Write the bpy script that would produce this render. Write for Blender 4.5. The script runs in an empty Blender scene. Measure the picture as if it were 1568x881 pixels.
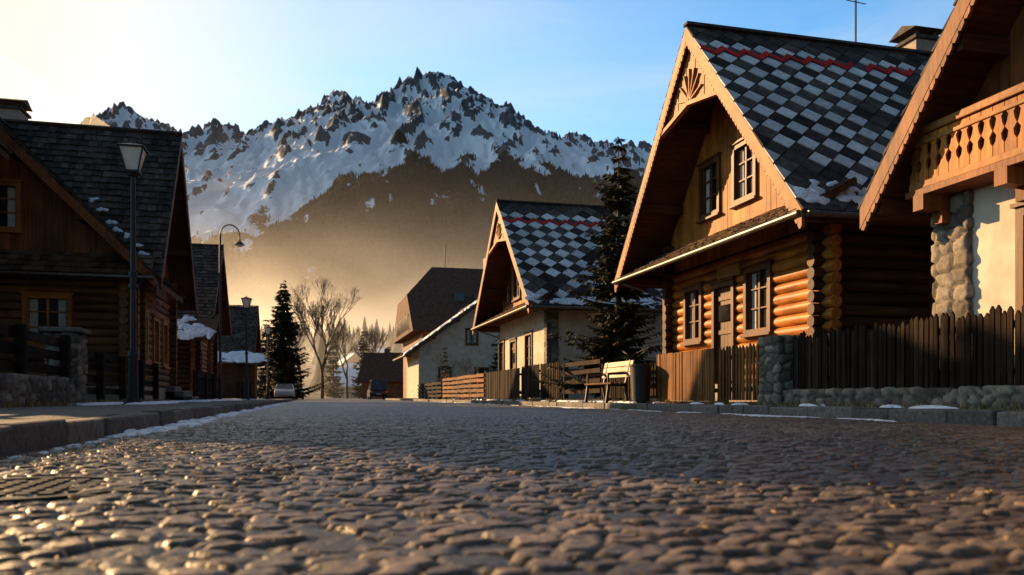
import bpy, bmesh, math, random
import numpy as np
from mathutils import Vector, Matrix
random.seed(7); rng=np.random.default_rng(7)
scene=bpy.context.scene
TH=math.radians(14.0); CT,ST=math.cos(TH),math.sin(TH)
CH=0.28; FP=1219.6
def cw(l,d): return (l*CT+d*ST, -l*ST+d*CT)
# ---------------------------------------------------------------- materials
def newmat(name):
    m=bpy.data.materials.new(name); m.use_nodes=True
    nt=m.node_tree; b=nt.nodes.get('Principled BSDF'); return m,nt,b
def N(nt,t,**k):
    n=nt.nodes.new(t)
    for a,v in k.items(): setattr(n,a,v)
    return n
def ramp(nt,fac,stops):
    r=N(nt,'ShaderNodeValToRGB'); el=r.color_ramp.elements
    while len(el)<len(stops): el.new(0.5)
    for e,(p,c) in zip(el,stops): e.position=p; e.color=(c[0],c[1],c[2],1)
    nt.links.new(fac,r.inputs[0]); return r.outputs[0]
def noise(nt,vec,scale,detail=5,rough=.55,dist=0):
    n=N(nt,'ShaderNodeTexNoise'); n.inputs['Scale'].default_value=scale; n.inputs['Detail'].default_value=detail
    n.inputs['Roughness'].default_value=rough; n.inputs['Distortion'].default_value=dist
    if vec: nt.links.new(vec,n.inputs['Vector'])
    return n.outputs['Fac']
def objco(nt,scale=(1,1,1)):
    t=N(nt,'ShaderNodeTexCoord'); m=N(nt,'ShaderNodeMapping'); m.inputs['Scale'].default_value=scale
    nt.links.new(t.outputs['Object'],m.inputs['Vector']); return m.outputs[0]
def math_(nt,op,a,b=None,c=None,clamp=False):
    n=N(nt,'ShaderNodeMath',operation=op,use_clamp=clamp)
    for i,v in enumerate([a,b,c]):
        if v is None: continue
        if isinstance(v,(int,float)): n.inputs[i].default_value=v
        else: nt.links.new(v,n.inputs[i])
    return n.outputs[0]
def mrange(nt,v,a,b,c,d,smooth=False):
    n=N(nt,'ShaderNodeMapRange')
    if smooth: n.interpolation_type='SMOOTHSTEP'
    for k,x in zip(('From Min','From Max','To Min','To Max'),(a,b,c,d)): n.inputs[k].default_value=x
    nt.links.new(v,n.inputs['Value']); return n.outputs[0]
def dotv(nt,v,vec):
    n=N(nt,'ShaderNodeVectorMath',operation='DOT_PRODUCT'); nt.links.new(v,n.inputs[0]); n.inputs[1].default_value=vec; return n.outputs['Value']
def mix(nt,fac,a,b,mode='MIX'):
    n=N(nt,'ShaderNodeMixRGB',blend_type=mode)
    for i,v in zip((0,1,2),(fac,a,b)):
        if isinstance(v,(int,float)): n.inputs[i].default_value=v
        elif isinstance(v,tuple): n.inputs[i].default_value=(v[0],v[1],v[2],1)
        else: nt.links.new(v,n.inputs[i])
    return n.outputs[0]
def bump(nt,b,h,strength=.3,dist=.01):
    n=N(nt,'ShaderNodeBump'); n.inputs['Strength'].default_value=strength; n.inputs['Distance'].default_value=dist
    nt.links.new(h,n.inputs['Height']); nt.links.new(n.outputs[0],b.inputs['Normal'])
def island(nt,lo,hi):
    g=N(nt,'ShaderNodeNewGeometry'); return mrange(nt,g.outputs['Random Per Island'],0,1,lo,hi)
def grey(nt,v):
    cc=N(nt,'ShaderNodeCombineXYZ')
    for i in range(3): nt.links.new(v,cc.inputs[i])
    return cc.outputs[0]
def wood(name,c1,c2,axis='z',rough=.65,var=(.6,1.25),bs=.5,spec=.22):
    m,nt,b=newmat(name)
    s={'x':(1.2,22,22),'y':(22,1.2,22),'z':(22,22,1.2),'n':(10,10,10)}[axis]
    f=noise(nt,objco(nt,s),1.0,6,.6,.3)
    f2=noise(nt,objco(nt),1.3,5)
    c=ramp(nt,f,[(.3,c1),(.68,c2)])
    c=mix(nt,1,c,ramp(nt,f2,[(.3,(.5,.46,.46)),(.62,(1.08,1.04,1))]),'MULTIPLY')
    c=mix(nt,1,c,grey(nt,island(nt,*var)),'MULTIPLY')
    nt.links.new(c,b.inputs['Base Color']); b.inputs['Roughness'].default_value=rough; b.inputs['Specular IOR Level'].default_value=spec
    bump(nt,b,f,bs,.012); return m
def plain(name,c1,c2,scale=8,rough=.8,bs=.3,bd=.01,metal=0,detail=6,isl=None,spec=.5):
    m,nt,b=newmat(name); f=noise(nt,objco(nt),scale,detail,.62)
    c=ramp(nt,f,[(.3,c1),(.7,c2)])
    if isl: c=mix(nt,1,c,grey(nt,island(nt,*isl)),'MULTIPLY')
    nt.links.new(c,b.inputs['Base Color']); b.inputs['Roughness'].default_value=rough; b.inputs['Metallic'].default_value=metal; b.inputs['Specular IOR Level'].default_value=spec
    if bs: bump(nt,b,f,bs,bd)
    return m
M={}
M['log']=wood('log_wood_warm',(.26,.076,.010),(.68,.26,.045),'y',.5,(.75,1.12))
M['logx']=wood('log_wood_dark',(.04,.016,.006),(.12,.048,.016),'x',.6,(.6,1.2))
M['logL']=wood('log_wood_honey_brown',(.11,.042,.014),(.28,.115,.036),'x',.6,(.6,1.2))
M['logy_dark']=wood('log_wood_brown',(.13,.05,.016),(.34,.14,.042),'y',.6,(.6,1.2))
M['board']=wood('board_wood_warm',(.28,.090,.012),(.66,.25,.042),'z',.6,(.58,1.12))
M['board_dark']=wood('board_wood_dark',(.13,.042,.012),(.30,.105,.028),'z',.6,(.6,1.2))
M['trim']=wood('trim_wood',(.22,.09,.024),(.42,.18,.048),'n',.6,(.85,1.1))
M['trimd']=wood('trim_wood_dark',(.07,.035,.018),(.14,.07,.03),'n',.6,(.8,1.1))
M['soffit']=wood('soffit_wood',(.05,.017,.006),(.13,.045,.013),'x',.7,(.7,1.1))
M['frame']=wood('window_frame_wood',(.08,.03,.009),(.14,.055,.016),'z',.5,(.9,1.1))
M['frameL']=wood('window_frame_orange',(.28,.10,.02),(.42,.17,.04),'z',.5,(.9,1.1))
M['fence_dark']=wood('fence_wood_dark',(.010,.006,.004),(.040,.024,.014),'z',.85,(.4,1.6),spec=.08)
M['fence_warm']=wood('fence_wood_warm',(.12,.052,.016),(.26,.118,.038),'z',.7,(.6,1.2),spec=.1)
M['shingle']=wood('roof_shingle_wood',(.030,.025,.022),(.11,.092,.078),'n',.85,(.45,1.6),spec=.15)
M['shinglew']=wood('skirt_shingle_wood',(.07,.043,.026),(.17,.11,.068),'x',.8,(.5,1.4),spec=.12)
M['tdark']=plain('roof_slate_dark',(.024,.021,.020),(.085,.070,.060),5,.85,.4,.012,isl=(.3,1.7),spec=.18)
M['twhite']=plain('roof_tile_white',(.50,.50,.50),(.86,.85,.84),9,.8,.3,.01,isl=(.62,1.05),spec=.2)
M['tred']=plain('roof_tile_red',(.40,.012,.012),(.65,.03,.025),9,.7,.2,.01,isl=(.7,1.1),spec=.15)
M['tbrown']=plain('roof_tile_brown',(.05,.025,.018),(.13,.065,.04),3,.8,.3,.02,isl=(.6,1.2),spec=.15)
M['plaster']=plain('plaster_white',(.42,.35,.26),(.62,.54,.43),2.2,.9,.6,.015,detail=10,spec=.15)
M['snow']=plain('snow',(.70,.72,.76),(.86,.87,.9),14,.6,.6,.02,spec=.3)
M['metal']=plain('gutter_metal',(.10,.09,.08),(.2,.18,.16),12,.4,.1,.002,.85)
M['iron']=plain('cast_iron',(.012,.012,.013),(.03,.028,.026),20,.5,.3,.003,.4)
M['conc']=plain('chimney_plaster',(.24,.18,.14),(.38,.30,.23),6,.9,.4,.01)
M['curtain']=plain('curtain_cloth',(.35,.30,.24),(.5,.44,.36),20,.9,.2)
M['bark']=plain('bark',(.05,.035,.025),(.12,.085,.06),14,.9,.7,.02)
M['needle']=plain('spruce_needles',(.016,.018,.006),(.07,.06,.015),3,.7,0,isl=(.5,1.6),spec=.15)
M['barebark']=plain('bare_branch_bark',(.09,.065,.045),(.17,.12,.08),6,.9,.3)
M['leaf']=plain('dead_leaf',(.20,.11,.03),(.40,.26,.07),20,.7,0,isl=(.5,1.3))
M['rubber']=plain('tyre_rubber',(.01,.01,.01),(.02,.02,.02),20,.8,.1)
M['lampglass']=plain('lantern_glass',(.72,.66,.55),(.82,.76,.64),5,.25,0)
M['paint_silver']=plain('car_paint_silver',(.42,.45,.5),(.46,.49,.54),3,.25,0,metal=.3)
M['paint_black']=plain('car_paint_black',(.015,.015,.018),(.022,.022,.026),3,.2,0)
M['redlamp']=plain('tail_lamp_red',(.3,.01,.01),(.4,.02,.02),3,.2,0)
def glassm():
    m,nt,b=newmat('window_glass'); f=noise(nt,objco(nt),1.6,2)
    c=ramp(nt,f,[(.35,(.008,.008,.01)),(.7,(.05,.04,.035))]); nt.links.new(c,b.inputs['Base Color'])
    b.inputs['Roughness'].default_value=.06; bump(nt,b,f,.08,.02); return m
M['glass']=glassm()
# ---------------------------------------------------------------- builders
ID=lambda p:p
class MB:
    def __init__(s,T=ID): s.v=[];s.f=[];s.T=T
    def add(s,vs,fs):
        o=len(s.v); s.v+= [tuple(s.T(p)) for p in vs]; s.f+=[tuple(i+o for i in f) for f in fs]
    def prism(s,pts,off):
        n=len(pts); P=[Vector(p) for p in pts]; O=Vector(off)
        s.add(P+[p+O for p in P],[tuple(range(n)),tuple(range(2*n-1,n-1,-1))]+[(i,(i+1)%n,n+(i+1)%n,n+i) for i in range(n)])
    def box(s,x0,x1,y0,y1,z0,z1):
        s.add([(x,y,z) for x in(x0,x1) for y in(y0,y1) for z in(z0,z1)],[(0,1,3,2),(4,6,7,5),(0,4,5,1),(2,3,7,6),(0,2,6,4),(1,5,7,3)])
    def beam(s,p0,p1,w,h,up=(0,0,1)):
        p0=Vector(p0);p1=Vector(p1);d=(p1-p0).normalized();u=Vector(up)
        sd=d.cross(u)
        if sd.length<1e-4: sd=d.cross(Vector((1,0,0)))
        sd.normalize();u=sd.cross(d)
        s.prism([p0+sd*w/2+u*h/2,p0-sd*w/2+u*h/2,p0-sd*w/2-u*h/2,p0+sd*w/2-u*h/2],p1-p0)
    def cyl(s,p0,p1,r0,r1=None,n=10):
        if r1 is None:r1=r0
        p0=Vector(p0);p1=Vector(p1);d=(p1-p0).normalized();a=d.orthogonal().normalized();b=d.cross(a)
        vs=[];
        for p,r in((p0,r0),(p1,r1)):
            for i in range(n):
                t=2*math.pi*i/n; vs.append(p+a*math.cos(t)*r+b*math.sin(t)*r)
        s.add(vs,[tuple(range(n-1,-1,-1)),tuple(range(n,2*n))]+[(i,(i+1)%n,n+(i+1)%n,n+i) for i in range(n)])
    def obj(s,name,mat,parent=None,smooth=False,bevel=0):
        me=bpy.data.meshes.new(name); me.from_pydata(s.v,[],s.f)
        bm=bmesh.new(); bm.from_mesh(me); bmesh.ops.recalc_face_normals(bm,faces=bm.faces); bm.to_mesh(me); bm.free()
        ob=bpy.data.objects.new(name,me); scene.collection.objects.link(ob); me.materials.append(mat)
        if smooth:
            me.polygons.foreach_set('use_smooth',[True]*len(me.polygons))
            try: me.set_sharp_from_angle(angle=math.radians(50))
            except Exception: pass
        if bevel:
            md=ob.modifiers.new('b','BEVEL'); md.width=bevel; md.segments=2
        par(ob,parent); return ob
def par(ob,parent):
    if parent is not None:
        ob.parent=parent; ob.matrix_parent_inverse=Matrix.Translation(-parent.location)
def empty(name,loc):
    e=bpy.data.objects.new(name,None); e.location=loc; e.empty_display_size=.3; scene.collection.objects.link(e); return e
def npmesh(name,V,F,mat,parent=None,smooth=True,attrs=None):
    V=np.asarray(V,dtype=np.float32);F=np.asarray(F,dtype=np.int32);k=F.shape[1]
    me=bpy.data.meshes.new(name); me.vertices.add(len(V)); me.vertices.foreach_set('co',V.ravel())
    me.loops.add(F.size); me.loops.foreach_set('vertex_index',F.ravel())
    me.polygons.add(len(F)); me.polygons.foreach_set('loop_start',np.arange(0,F.size,k,dtype=np.int32))
    try: me.polygons.foreach_set('loop_total',np.full(len(F),k,dtype=np.int32))
    except Exception: pass
    me.update(calc_edges=True)
    if smooth: me.polygons.foreach_set('use_smooth',np.ones(len(F),dtype=bool))
    for a,val in (attrs or {}).items():
        at=me.attributes.new(a,'FLOAT','POINT'); at.data.foreach_set('value',np.asarray(val,dtype=np.float32).ravel())
    me.materials.append(mat); ob=bpy.data.objects.new(name,me); scene.collection.objects.link(ob); par(ob,parent); return ob
def gridF(nr,nc):
    i=np.arange(nr-1)[:,None]*nc+np.arange(nc-1)[None,:]; i=i.ravel()
    return np.stack([i,i+1,i+nc+1,i+nc],1)
_g=rng.normal(size=(4096,2)); _g/=np.linalg.norm(_g,axis=1)[:,None]
def hsh(i,j,s=0):
    i=i.astype(np.int64);j=j.astype(np.int64)
    h=(i*73856093)^(j*19349663)^(s*83492791+1013); h=(h^(h>>13))*1274126177; h=h^(h>>16); return h&0xfffff
def perlin(x,y,s=0):
    i=np.floor(x);j=np.floor(y);fx=x-i;fy=y-j
    def g(a,b,dx,dy):
        q=_g[hsh(a,b,s)%4096]; return q[...,0]*dx+q[...,1]*dy
    u=fx**3*(fx*(fx*6-15)+10);v=fy**3*(fy*(fy*6-15)+10)
    a=g(i,j,fx,fy);b=g(i+1,j,fx-1,fy);c=g(i,j+1,fx,fy-1);d=g(i+1,j+1,fx-1,fy-1)
    return ((a*(1-u)+b*u)*(1-v)+(c*(1-u)+d*u)*v)*1.5
def fbm(x,y,o=5,s=0,g=.5):
    r=0;a=1
    for k in range(o): r=r+a*perlin(x*2**k,y*2**k,s+k); a*=g
    return r
def ridged(x,y,o=6,s=0,g=.5):
    r=0;a=1;w=1
    for k in range(o):
        n=(1-np.abs(perlin(x*2.03**k+k*7.1,y*2.03**k-k*3.3,s+k)))**2
        r=r+a*n*w; w=np.clip(n*1.3,0,1); a*=g
    return r
def cells2(x,y,sx,sy,jit=.3,s=0,p=4.):
    X=x/sx;Y=y/sy; r=np.floor(Y); f1=np.full(x.shape,9.);f2=np.full(x.shape,9.);idd=np.zeros(x.shape)
    cxn=np.zeros(x.shape);cyn=np.zeros(x.shape)
    for dr in(-1,0,1):
        rr=r+dr; off=(hsh(rr,rr*0,s+5)%1000)/1000.
        c0=np.floor(X-off)
        for dc in(-1,0,1):
            cc=c0+dc; h=hsh(rr,cc,s); h2=hsh(cc,rr,s+3)
            cx=cc+off+.5+(h%997/997.-.5)*jit; cy=rr+.5+(h2%991/991.-.5)*jit*.8
            d=(np.abs(X-cx)**p+np.abs(Y-cy)**p)**(1/p)
            m=d<f1
            f2=np.where(m,f1,np.minimum(f2,d)); idd=np.where(m,(h%4093)/4093.,idd)
            cxn=np.where(m,X-cx,cxn);cyn=np.where(m,Y-cy,cyn); f1=np.where(m,d,f1)
    return f2-f1,idd,cxn,cyn
def sstep(a,b,x):
    t=np.clip((x-a)/(b-a),0,1);return t*t*(3-2*t)
# ---------------------------------------------------------------- camera
cam=bpy.data.cameras.new('camera'); co=bpy.data.objects.new('camera',cam); scene.collection.objects.link(co)
co.location=(0,0,CH); co.rotation_euler=(math.radians(90),0,-TH); cam.lens=28; cam.sensor_width=36
cam.shift_y=167.5/1568; cam.clip_start=.05; cam.clip_end=30000; scene.camera=co
cam.dof.use_dof=True; cam.dof.focus_distance=14; cam.dof.aperture_fstop=3.6
# ---------------------------------------------------------------- light
AZ=math.radians(38); EL=math.radians(18)
sd=Vector((-math.sin(AZ)*math.cos(EL),math.cos(AZ)*math.cos(EL),math.sin(EL)))
sl=bpy.data.lights.new('sun','SUN'); sl.energy=11.0; sl.angle=math.radians(.5); sl.color=(1.0,.63,.30)
so_=bpy.data.objects.new('sun',sl); scene.collection.objects.link(so_); so_.rotation_euler=(-sd).to_track_quat('-Z','Y').to_euler(); so_.location=(-30,40,40)
w=bpy.data.worlds.new('World'); scene.world=w; w.use_nodes=True; nt=w.node_tree; bg=nt.nodes['Background']
sky=N(nt,'ShaderNodeTexSky',sky_type='NISHITA',sun_disc=False); sky.sun_elevation=EL; sky.sun_rotation=-AZ
sky.air_density=1.0; sky.dust_density=.8; sky.ozone_density=2.0; sky.altitude=900
tc=N(nt,'ShaderNodeTexCoord'); mp=N(nt,'ShaderNodeMapping'); mp.inputs['Scale'].default_value=(1.2,1.2,6); mp.inputs['Rotation'].default_value=(.15,.25,0)
nt.links.new(tc.outputs['Generated'],mp.inputs['Vector'])
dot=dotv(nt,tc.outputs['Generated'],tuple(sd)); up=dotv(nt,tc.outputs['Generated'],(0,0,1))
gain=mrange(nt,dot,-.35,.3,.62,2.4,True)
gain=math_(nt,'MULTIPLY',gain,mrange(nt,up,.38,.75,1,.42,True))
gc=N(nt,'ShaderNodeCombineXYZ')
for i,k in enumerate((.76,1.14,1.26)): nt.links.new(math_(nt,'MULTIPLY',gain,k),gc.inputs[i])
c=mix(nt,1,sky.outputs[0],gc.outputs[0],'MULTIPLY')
cf=noise(nt,mp.outputs[0],1.7,7,.6,.6)
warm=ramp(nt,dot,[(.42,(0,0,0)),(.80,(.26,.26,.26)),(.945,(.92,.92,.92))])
cr=ramp(nt,cf,[(.40,(0,0,0)),(.78,(.5,.5,.5))])
cr=math_(nt,'MULTIPLY',cr,mrange(nt,dot,0,.35,.15,1))
c=mix(nt,cr,c,(7.6,8.4,9.0))
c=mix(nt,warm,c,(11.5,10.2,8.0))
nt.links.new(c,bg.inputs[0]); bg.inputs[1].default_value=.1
scene.view_settings.view_transform='Standard'; scene.view_settings.look='None'; scene.view_settings.exposure=0
# ---------------------------------------------------------------- road
def roadmat():
    m,nt,b=newmat('cobblestone')
    a=N(nt,'ShaderNodeAttribute',attribute_name='cell'); e=N(nt,'ShaderNodeAttribute',attribute_name='edge')
    f=noise(nt,objco(nt),40,8,.65); f2=noise(nt,objco(nt),.9,4)
    c=ramp(nt,a.outputs['Fac'],[(0,(.042,.038,.034)),(.5,(.105,.086,.069)),(.85,(.18,.135,.095)),(1,(.29,.205,.135))])
    c=mix(nt,.75,c,ramp(nt,f,[(.3,(.35,.35,.35)),(.7,(1.3,1.3,1.3))]),'MULTIPLY')
    c=mix(nt,1,c,ramp(nt,f2,[(.3,(.7,.7,.72)),(.7,(1.2,1.15,1.08))]),'MULTIPLY')
    j=ramp(nt,noise(nt,objco(nt),5,5),[(.4,(.008,.006,.004)),(.62,(.09,.052,.016))])
    c=mix(nt,e.outputs['Fac'],j,c); nt.links.new(c,b.inputs['Base Color'])
    nt.links.new(math_(nt,'MULTIPLY_ADD',f,.45,.18),b.inputs['Roughness']); b.inputs['Specular IOR Level'].default_value=.42
    bump(nt,b,f,.7,.007); return m
M['road']=roadmat()
ys=[-12]
while ys[-1]<112:
    y=ys[-1]
    ys.append(y+(.12 if y<.3 else max(.0060,min(.0023*y,.5 if y>45 else 9))))
ys=np.array(ys); xs=np.linspace(-1.352,6.302,780)
Y,X=np.meshgrid(ys,xs,indexing='ij')
wx=X+.03*perlin(X*1.3,Y*1.3,40)+.018*perlin(X*9,Y*9,44); wy=Y+.05*perlin(X*.8,Y*.8,41)+.014*perlin(X*9,Y*9,43)
ed,idd,cx,cy=cells2(wx,wy,.080,.056,.74,1,2.9)
top=sstep(.02,.20,ed)
Z=-.002+top*(.010+.011*(idd-.5))+ (cx*(((idd*57)%1)-.5)+cy*(((idd*131)%1)-.5))*.013*top
Z+=.0022*fbm(X*34,Y*34,3,9)+.018*perlin(X*.9,Y*.7,50)
camber=.03*(1-((X-2.47)/3.83)**2)
Z+=camber
npmesh('cobblestone_road',np.stack([X,Y,Z],-1).reshape(-1,3),gridF(len(ys),len(xs)),M['road'],attrs={'cell':idd,'edge':sstep(.04,.18,ed)})
# ground, sidewalks
def groundmat(name,cs,sc=1.5,snow=0,bs=.6):
    m,nt,b=newmat(name); f=noise(nt,objco(nt),sc*8,8,.65); f2=noise(nt,objco(nt),sc*.35,6,.6)
    c=ramp(nt,f,[(.3,cs[0]),(.7,cs[1])])
    if snow: c=mix(nt,ramp(nt,f2,[(.62-snow*.2,(0,0,0)),(.68-snow*.2,(1,1,1))]),c,(.75,.77,.82))
    else: c=mix(nt,1,c,ramp(nt,f2,[(.3,(.7,.7,.7)),(.7,(1.2,1.2,1.2))]),'MULTIPLY')
    nt.links.new(c,b.inputs['Base Color']); b.inputs['Roughness'].default_value=.85; b.inputs['Specular IOR Level'].default_value=.25; bump(nt,b,f,bs,.02); return m
M['ground']=groundmat('winter_ground',((.05,.04,.025),(.13,.10,.06)),.2,.12)
M['yard']=groundmat('yard_soil',((.04,.030,.016),(.12,.085,.04)),1.5,.08)
M['side']=groundmat('sidewalk_asphalt',((.08,.072,.064),(.19,.165,.14)),4)
M['asph']=groundmat('lot_asphalt',((.04,.04,.04),(.07,.068,.065)),3)
g=MB(); g.add([(-9000,-3000,-.03),(9000,-3000,-.03),(9000,9000,-.03),(-9000,9000,-.03)],[(0,1,2,3)]); g.obj('ground',M['ground'])
def sheet(name,x0,x1,y0,y1,z,mat,amp=.012,res=.15):
    nx=max(2,int((x1-x0)/res));ny=max(2,int((y1-y0)/res)); 
    xx=np.linspace(x0,x1,nx);yy=np.linspace(y0,y1,ny); YY,XX=np.meshgrid(yy,xx,indexing='ij')
    ZZ=z+amp*fbm(XX*1.5,YY*1.5,3,77); return npmesh(name,np.stack([XX,YY,ZZ],-1).reshape(-1,3),gridF(ny,nx),mat)
sheet('sidewalk',-4.0,-1.52,-12,58,.142,M['side'],.006)
sheet('sidewalk',6.47,7.3,-12,72,.142,M['side'],.006)
sheet('yard_ground',-45,-4.0,-12,58,.16,M['yard'],.03,.4)
sheet('yard_ground',7.3,45,-12,72,.17,M['yard'],.03,.4)
sheet('parking_lot',-30,-1.36,58,110,.0,M['asph'],.004,1)
sheet('parking_lot',6.31,30,72,110,.0,M['asph'],.004,1)
M['kerb']=plain('kerb_granite',(.07,.060,.050),(.21,.18,.15),18,.8,.8,.014,isl=(.65,1.25),spec=.3)
def kerb(x0,x1,y1,seed):
    r=random.Random(seed); k=MB(); y=-12
    while y<y1:
        l=r.uniform(.55,1.05); o=r.uniform(-.018,.018); t=.15+r.uniform(-.012,.01)
        k.box(x0+o,x1+o,y+.006,y+l-.006,-.05,t); y+=l
    o=k.obj('kerb',M['kerb'],bevel=.022); return o
kerb(-1.52,-1.345,58,3); kerb(6.29,6.47,72,4)
# manhole
mh=empty('manhole_cover',(-.78,2.45,.02))
b=MB(); b.cyl((-.78,2.45,-.02),(-.78,2.45,.026),.27,.27,36); b.obj('cover_plate',M['iron'],mh)
b=MB()
for i in range(36):
    t0=2*math.pi*i/36;t1=2*math.pi*(i+1)/36; r=.30
    b.prism([(-.78+r*math.cos(t0),2.45+r*math.sin(t0),.0),(-.78+r*math.cos(t1),2.45+r*math.sin(t1),.0),(-.78+(r-.025)*math.cos(t1),2.45+(r-.025)*math.sin(t1),.0),(-.78+(r-.025)*math.cos(t0),2.45+(r-.025)*math.sin(t0),.0)],(0,0,.033))
for i in range(-4,5):
    for j in range(-4,5):
        if i*i+j*j<17: b.box(-.78+i*.056-.017,-.78+i*.056+.017,2.45+j*.056-.017,2.45+j*.056+.017,.026,.034)
b.obj('rim_and_studs',M['iron'],mh)
# snow blobs
def snowblob(mb,O,e1,e2,n,rx,ry,h,seed):
    r=random.Random(seed); ns=26; O=Vector(O);e1=Vector(e1);e2=Vector(e2);n=Vector(n)
    ph=[r.uniform(0,6.28) for _ in range(4)]
    vs=[O+n*h];rings=5
    for k in range(1,rings+1):
        q=k/rings
        for i in range(ns):
            t=6.2832*i/ns; rr=1+.28*math.sin(2*t+ph[0])+.2*math.sin(3*t+ph[1])+.14*math.sin(5*t+ph[2])+.08*math.sin(9*t+ph[3])
            hh=h*(1-q**3)*r.uniform(.7,1.15) if k<rings else -.01
            vs.append(O+e1*math.cos(t)*rx*rr*q+e2*math.sin(t)*ry*rr*q+n*hh)
    fs=[(0,1+i,1+(i+1)%ns) for i in range(ns)]
    for k in range(rings-1):
        for i in range(ns):
            a=1+k*ns+i;b_=1+k*ns+(i+1)%ns; fs.append((a,a+ns,b_+ns,b_))
    mb.add(vs,fs)
sn=MB(); r=random.Random(5); ex,ey,ez=(1,0,0),(0,1,0),(0,0,1)
for i in range(120):
    y=6.0+28*r.random()**1.3; snowblob(sn,(-1.24+r.uniform(-.05,.14),y,.010),ex,ey,ez,r.uniform(.02,.12),r.uniform(.06,.42),r.uniform(.012,.04),i)
for i in range(80):
    y=r.uniform(7,40); snowblob(sn,(6.2+r.uniform(-.2,.03),y,.008),ex,ey,ez,r.uniform(.02,.12),r.uniform(.06,.5),.02,100+i)
for i in range(50):
    snowblob(sn,(r.uniform(-3.9,-3.0),r.uniform(14.5,50),.14),ex,ey,ez,r.uniform(.1,.4),r.uniform(.2,.7),.04,200+i)
for i in range(60): snowblob(sn,(r.uniform(6.9,7.25),r.uniform(5,40),.14),ex,ey,ez,r.uniform(.03,.13),r.uniform(.05,.35),.04,300+i)
for i in range(9): snowblob(sn,(-1.27+.03*r.random(),3.6+i*.3,.012),ex,ey,ez,r.uniform(.015,.04),r.uniform(.03,.12),.010,330+i)
sn.obj('snow_patches',M['snow'],smooth=True)
lf=MB()
for i in range(5200):
    if i<3200: x=-1.3+abs(r.gauss(0,.6)); y=r.uniform(.8,8)
    else: x=r.uniform(-1.3,5);y=r.uniform(.8,6)
    if x>6:continue
    z=.018+.03*(1-((x-2.47)/3.83)**2)+r.uniform(-.012,.002); a=r.uniform(0,6.28);s=r.uniform(.003,.012); 
    lf.add([(x+s*math.cos(a),y+s*math.sin(a),z),(x+.4*s*math.cos(a+1.6),y+.4*s*math.sin(a+1.6),z+.004),(x-s*math.cos(a),y-s*math.sin(a),z+r.uniform(0,.006)),(x-.4*s*math.cos(a+1.6),y-.4*s*math.sin(a+1.6),z)],[(0,1,2,3)])
lf.obj('fallen_leaves',M['leaf'])
# ---------------------------------------------------------------- stone masonry
def stonemat():
    m,nt,b=newmat('field_stone'); a=N(nt,'ShaderNodeAttribute',attribute_name='cell'); e=N(nt,'ShaderNodeAttribute',attribute_name='edge')
    f=noise(nt,objco(nt),22,8,.65)
    c=ramp(nt,a.outputs['Fac'],[(0,(.08,.065,.05)),(.5,(.19,.155,.115)),(1,(.32,.27,.205))])
    c=mix(nt,.7,c,ramp(nt,f,[(.3,(.5,.5,.5)),(.7,(1.2,1.2,1.2))]),'MULTIPLY')
    c=mix(nt,e.outputs['Fac'],(.08,.065,.05),c); nt.links.new(c,b.inputs['Base Color']); b.inputs['Roughness'].default_value=.85; b.inputs['Specular IOR Level'].default_value=.2
    bump(nt,b,f,.6,.015); return m
M['stone']=stonemat()
def stone_block(name,x0,x1,y0,y1,z0,z1,cs=.24,res=.04,parent=None,amp=.045):
    V=[];F=[]
    def face(o,u,v,nu,nv):
        base=sum(len(q) for q in V)
        uu,vv=np.meshgrid(np.linspace(0,1,nu+1),np.linspace(0,1,nv+1),indexing='ij')
        V.append(np.array(o)+uu[...,None].reshape(-1,1)*np.array(u)+vv[...,None].reshape(-1,1)*np.array(v)); F.append(gridF(nu+1,nv+1)+base)
    dx,dy,dz=x1-x0,y1-y0,z1-z0; nx=max(2,int(dx/res));ny=max(2,int(dy/res));nz=max(2,int(dz/res))
    face((x0,y0,z0),(0,0,dz),(0,dy,0),nz,ny);face((x1,y0,z0),(0,dy,0),(0,0,dz),ny,nz)
    face((x0,y0,z0),(dx,0,0),(0,0,dz),nx,nz);face((x0,y1,z0),(0,0,dz),(dx,0,0),nz,nx)
    face((x0,y0,z1),(dx,0,0),(0,dy,0),nx,ny)
    V=np.concatenate(V);F=np.concatenate(F)
    key=np.round(V/1e-4).astype(np.int64); _,ix,inv=np.unique(key,axis=0,return_index=True,return_inverse=True)
    inv=inv.ravel(); V=V[ix];F=inv[F]
    c=np.array([(x0+x1)/2,(y0+y1)/2,(z0+z1)/2]); hd=np.array([dx,dy,dz])/2
    q=(V-c)/hd; nrm=np.where(np.abs(q)>.999,np.sign(q),0.); nrm[:,2]=np.maximum(nrm[:,2],0); nrm/=np.maximum(np.linalg.norm(nrm,axis=1),1)[:,None]
    f1=np.full(len(V),9.);f2=f1.copy();idd=np.zeros(len(V)); P=V/np.array([cs,cs,cs*.75]); b0=np.floor(P)
    for i in(-1,0,1):
        for j in(-1,0,1):
            for k in(-1,0,1):
                cc=b0+np.array([i,j,k]); h=hsh(cc[:,0]*31+cc[:,2],cc[:,1],8);h2=hsh(cc[:,1],cc[:,2]*17+cc[:,0],9);h3=hsh(cc[:,2],cc[:,0]*13+cc[:,1],10)
                ctr=cc+.5+.75*(np.stack([h%997/997.,h2%997/997.,h3%997/997.],1)-.5)
                d=(np.abs(P-ctr)**2.6).sum(1)**(1/2.6); m=d<f1
                f2=np.where(m,f1,np.minimum(f2,d));idd=np.where(m,(h%4093)/4093.,idd);f1=np.where(m,d,f1)
    e=f2-f1; disp=sstep(0,.22,e)*amp-.02+(idd-.5)*.02+.008*fbm(V[:,0]*9+V[:,2]*7,V[:,1]*9+V[:,2]*3,3,3)
    V=V+nrm*disp[:,None]
    return npmesh(name,V,F,M['stone'],parent,attrs={'cell':idd,'edge':sstep(.03,.13,e)})
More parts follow.
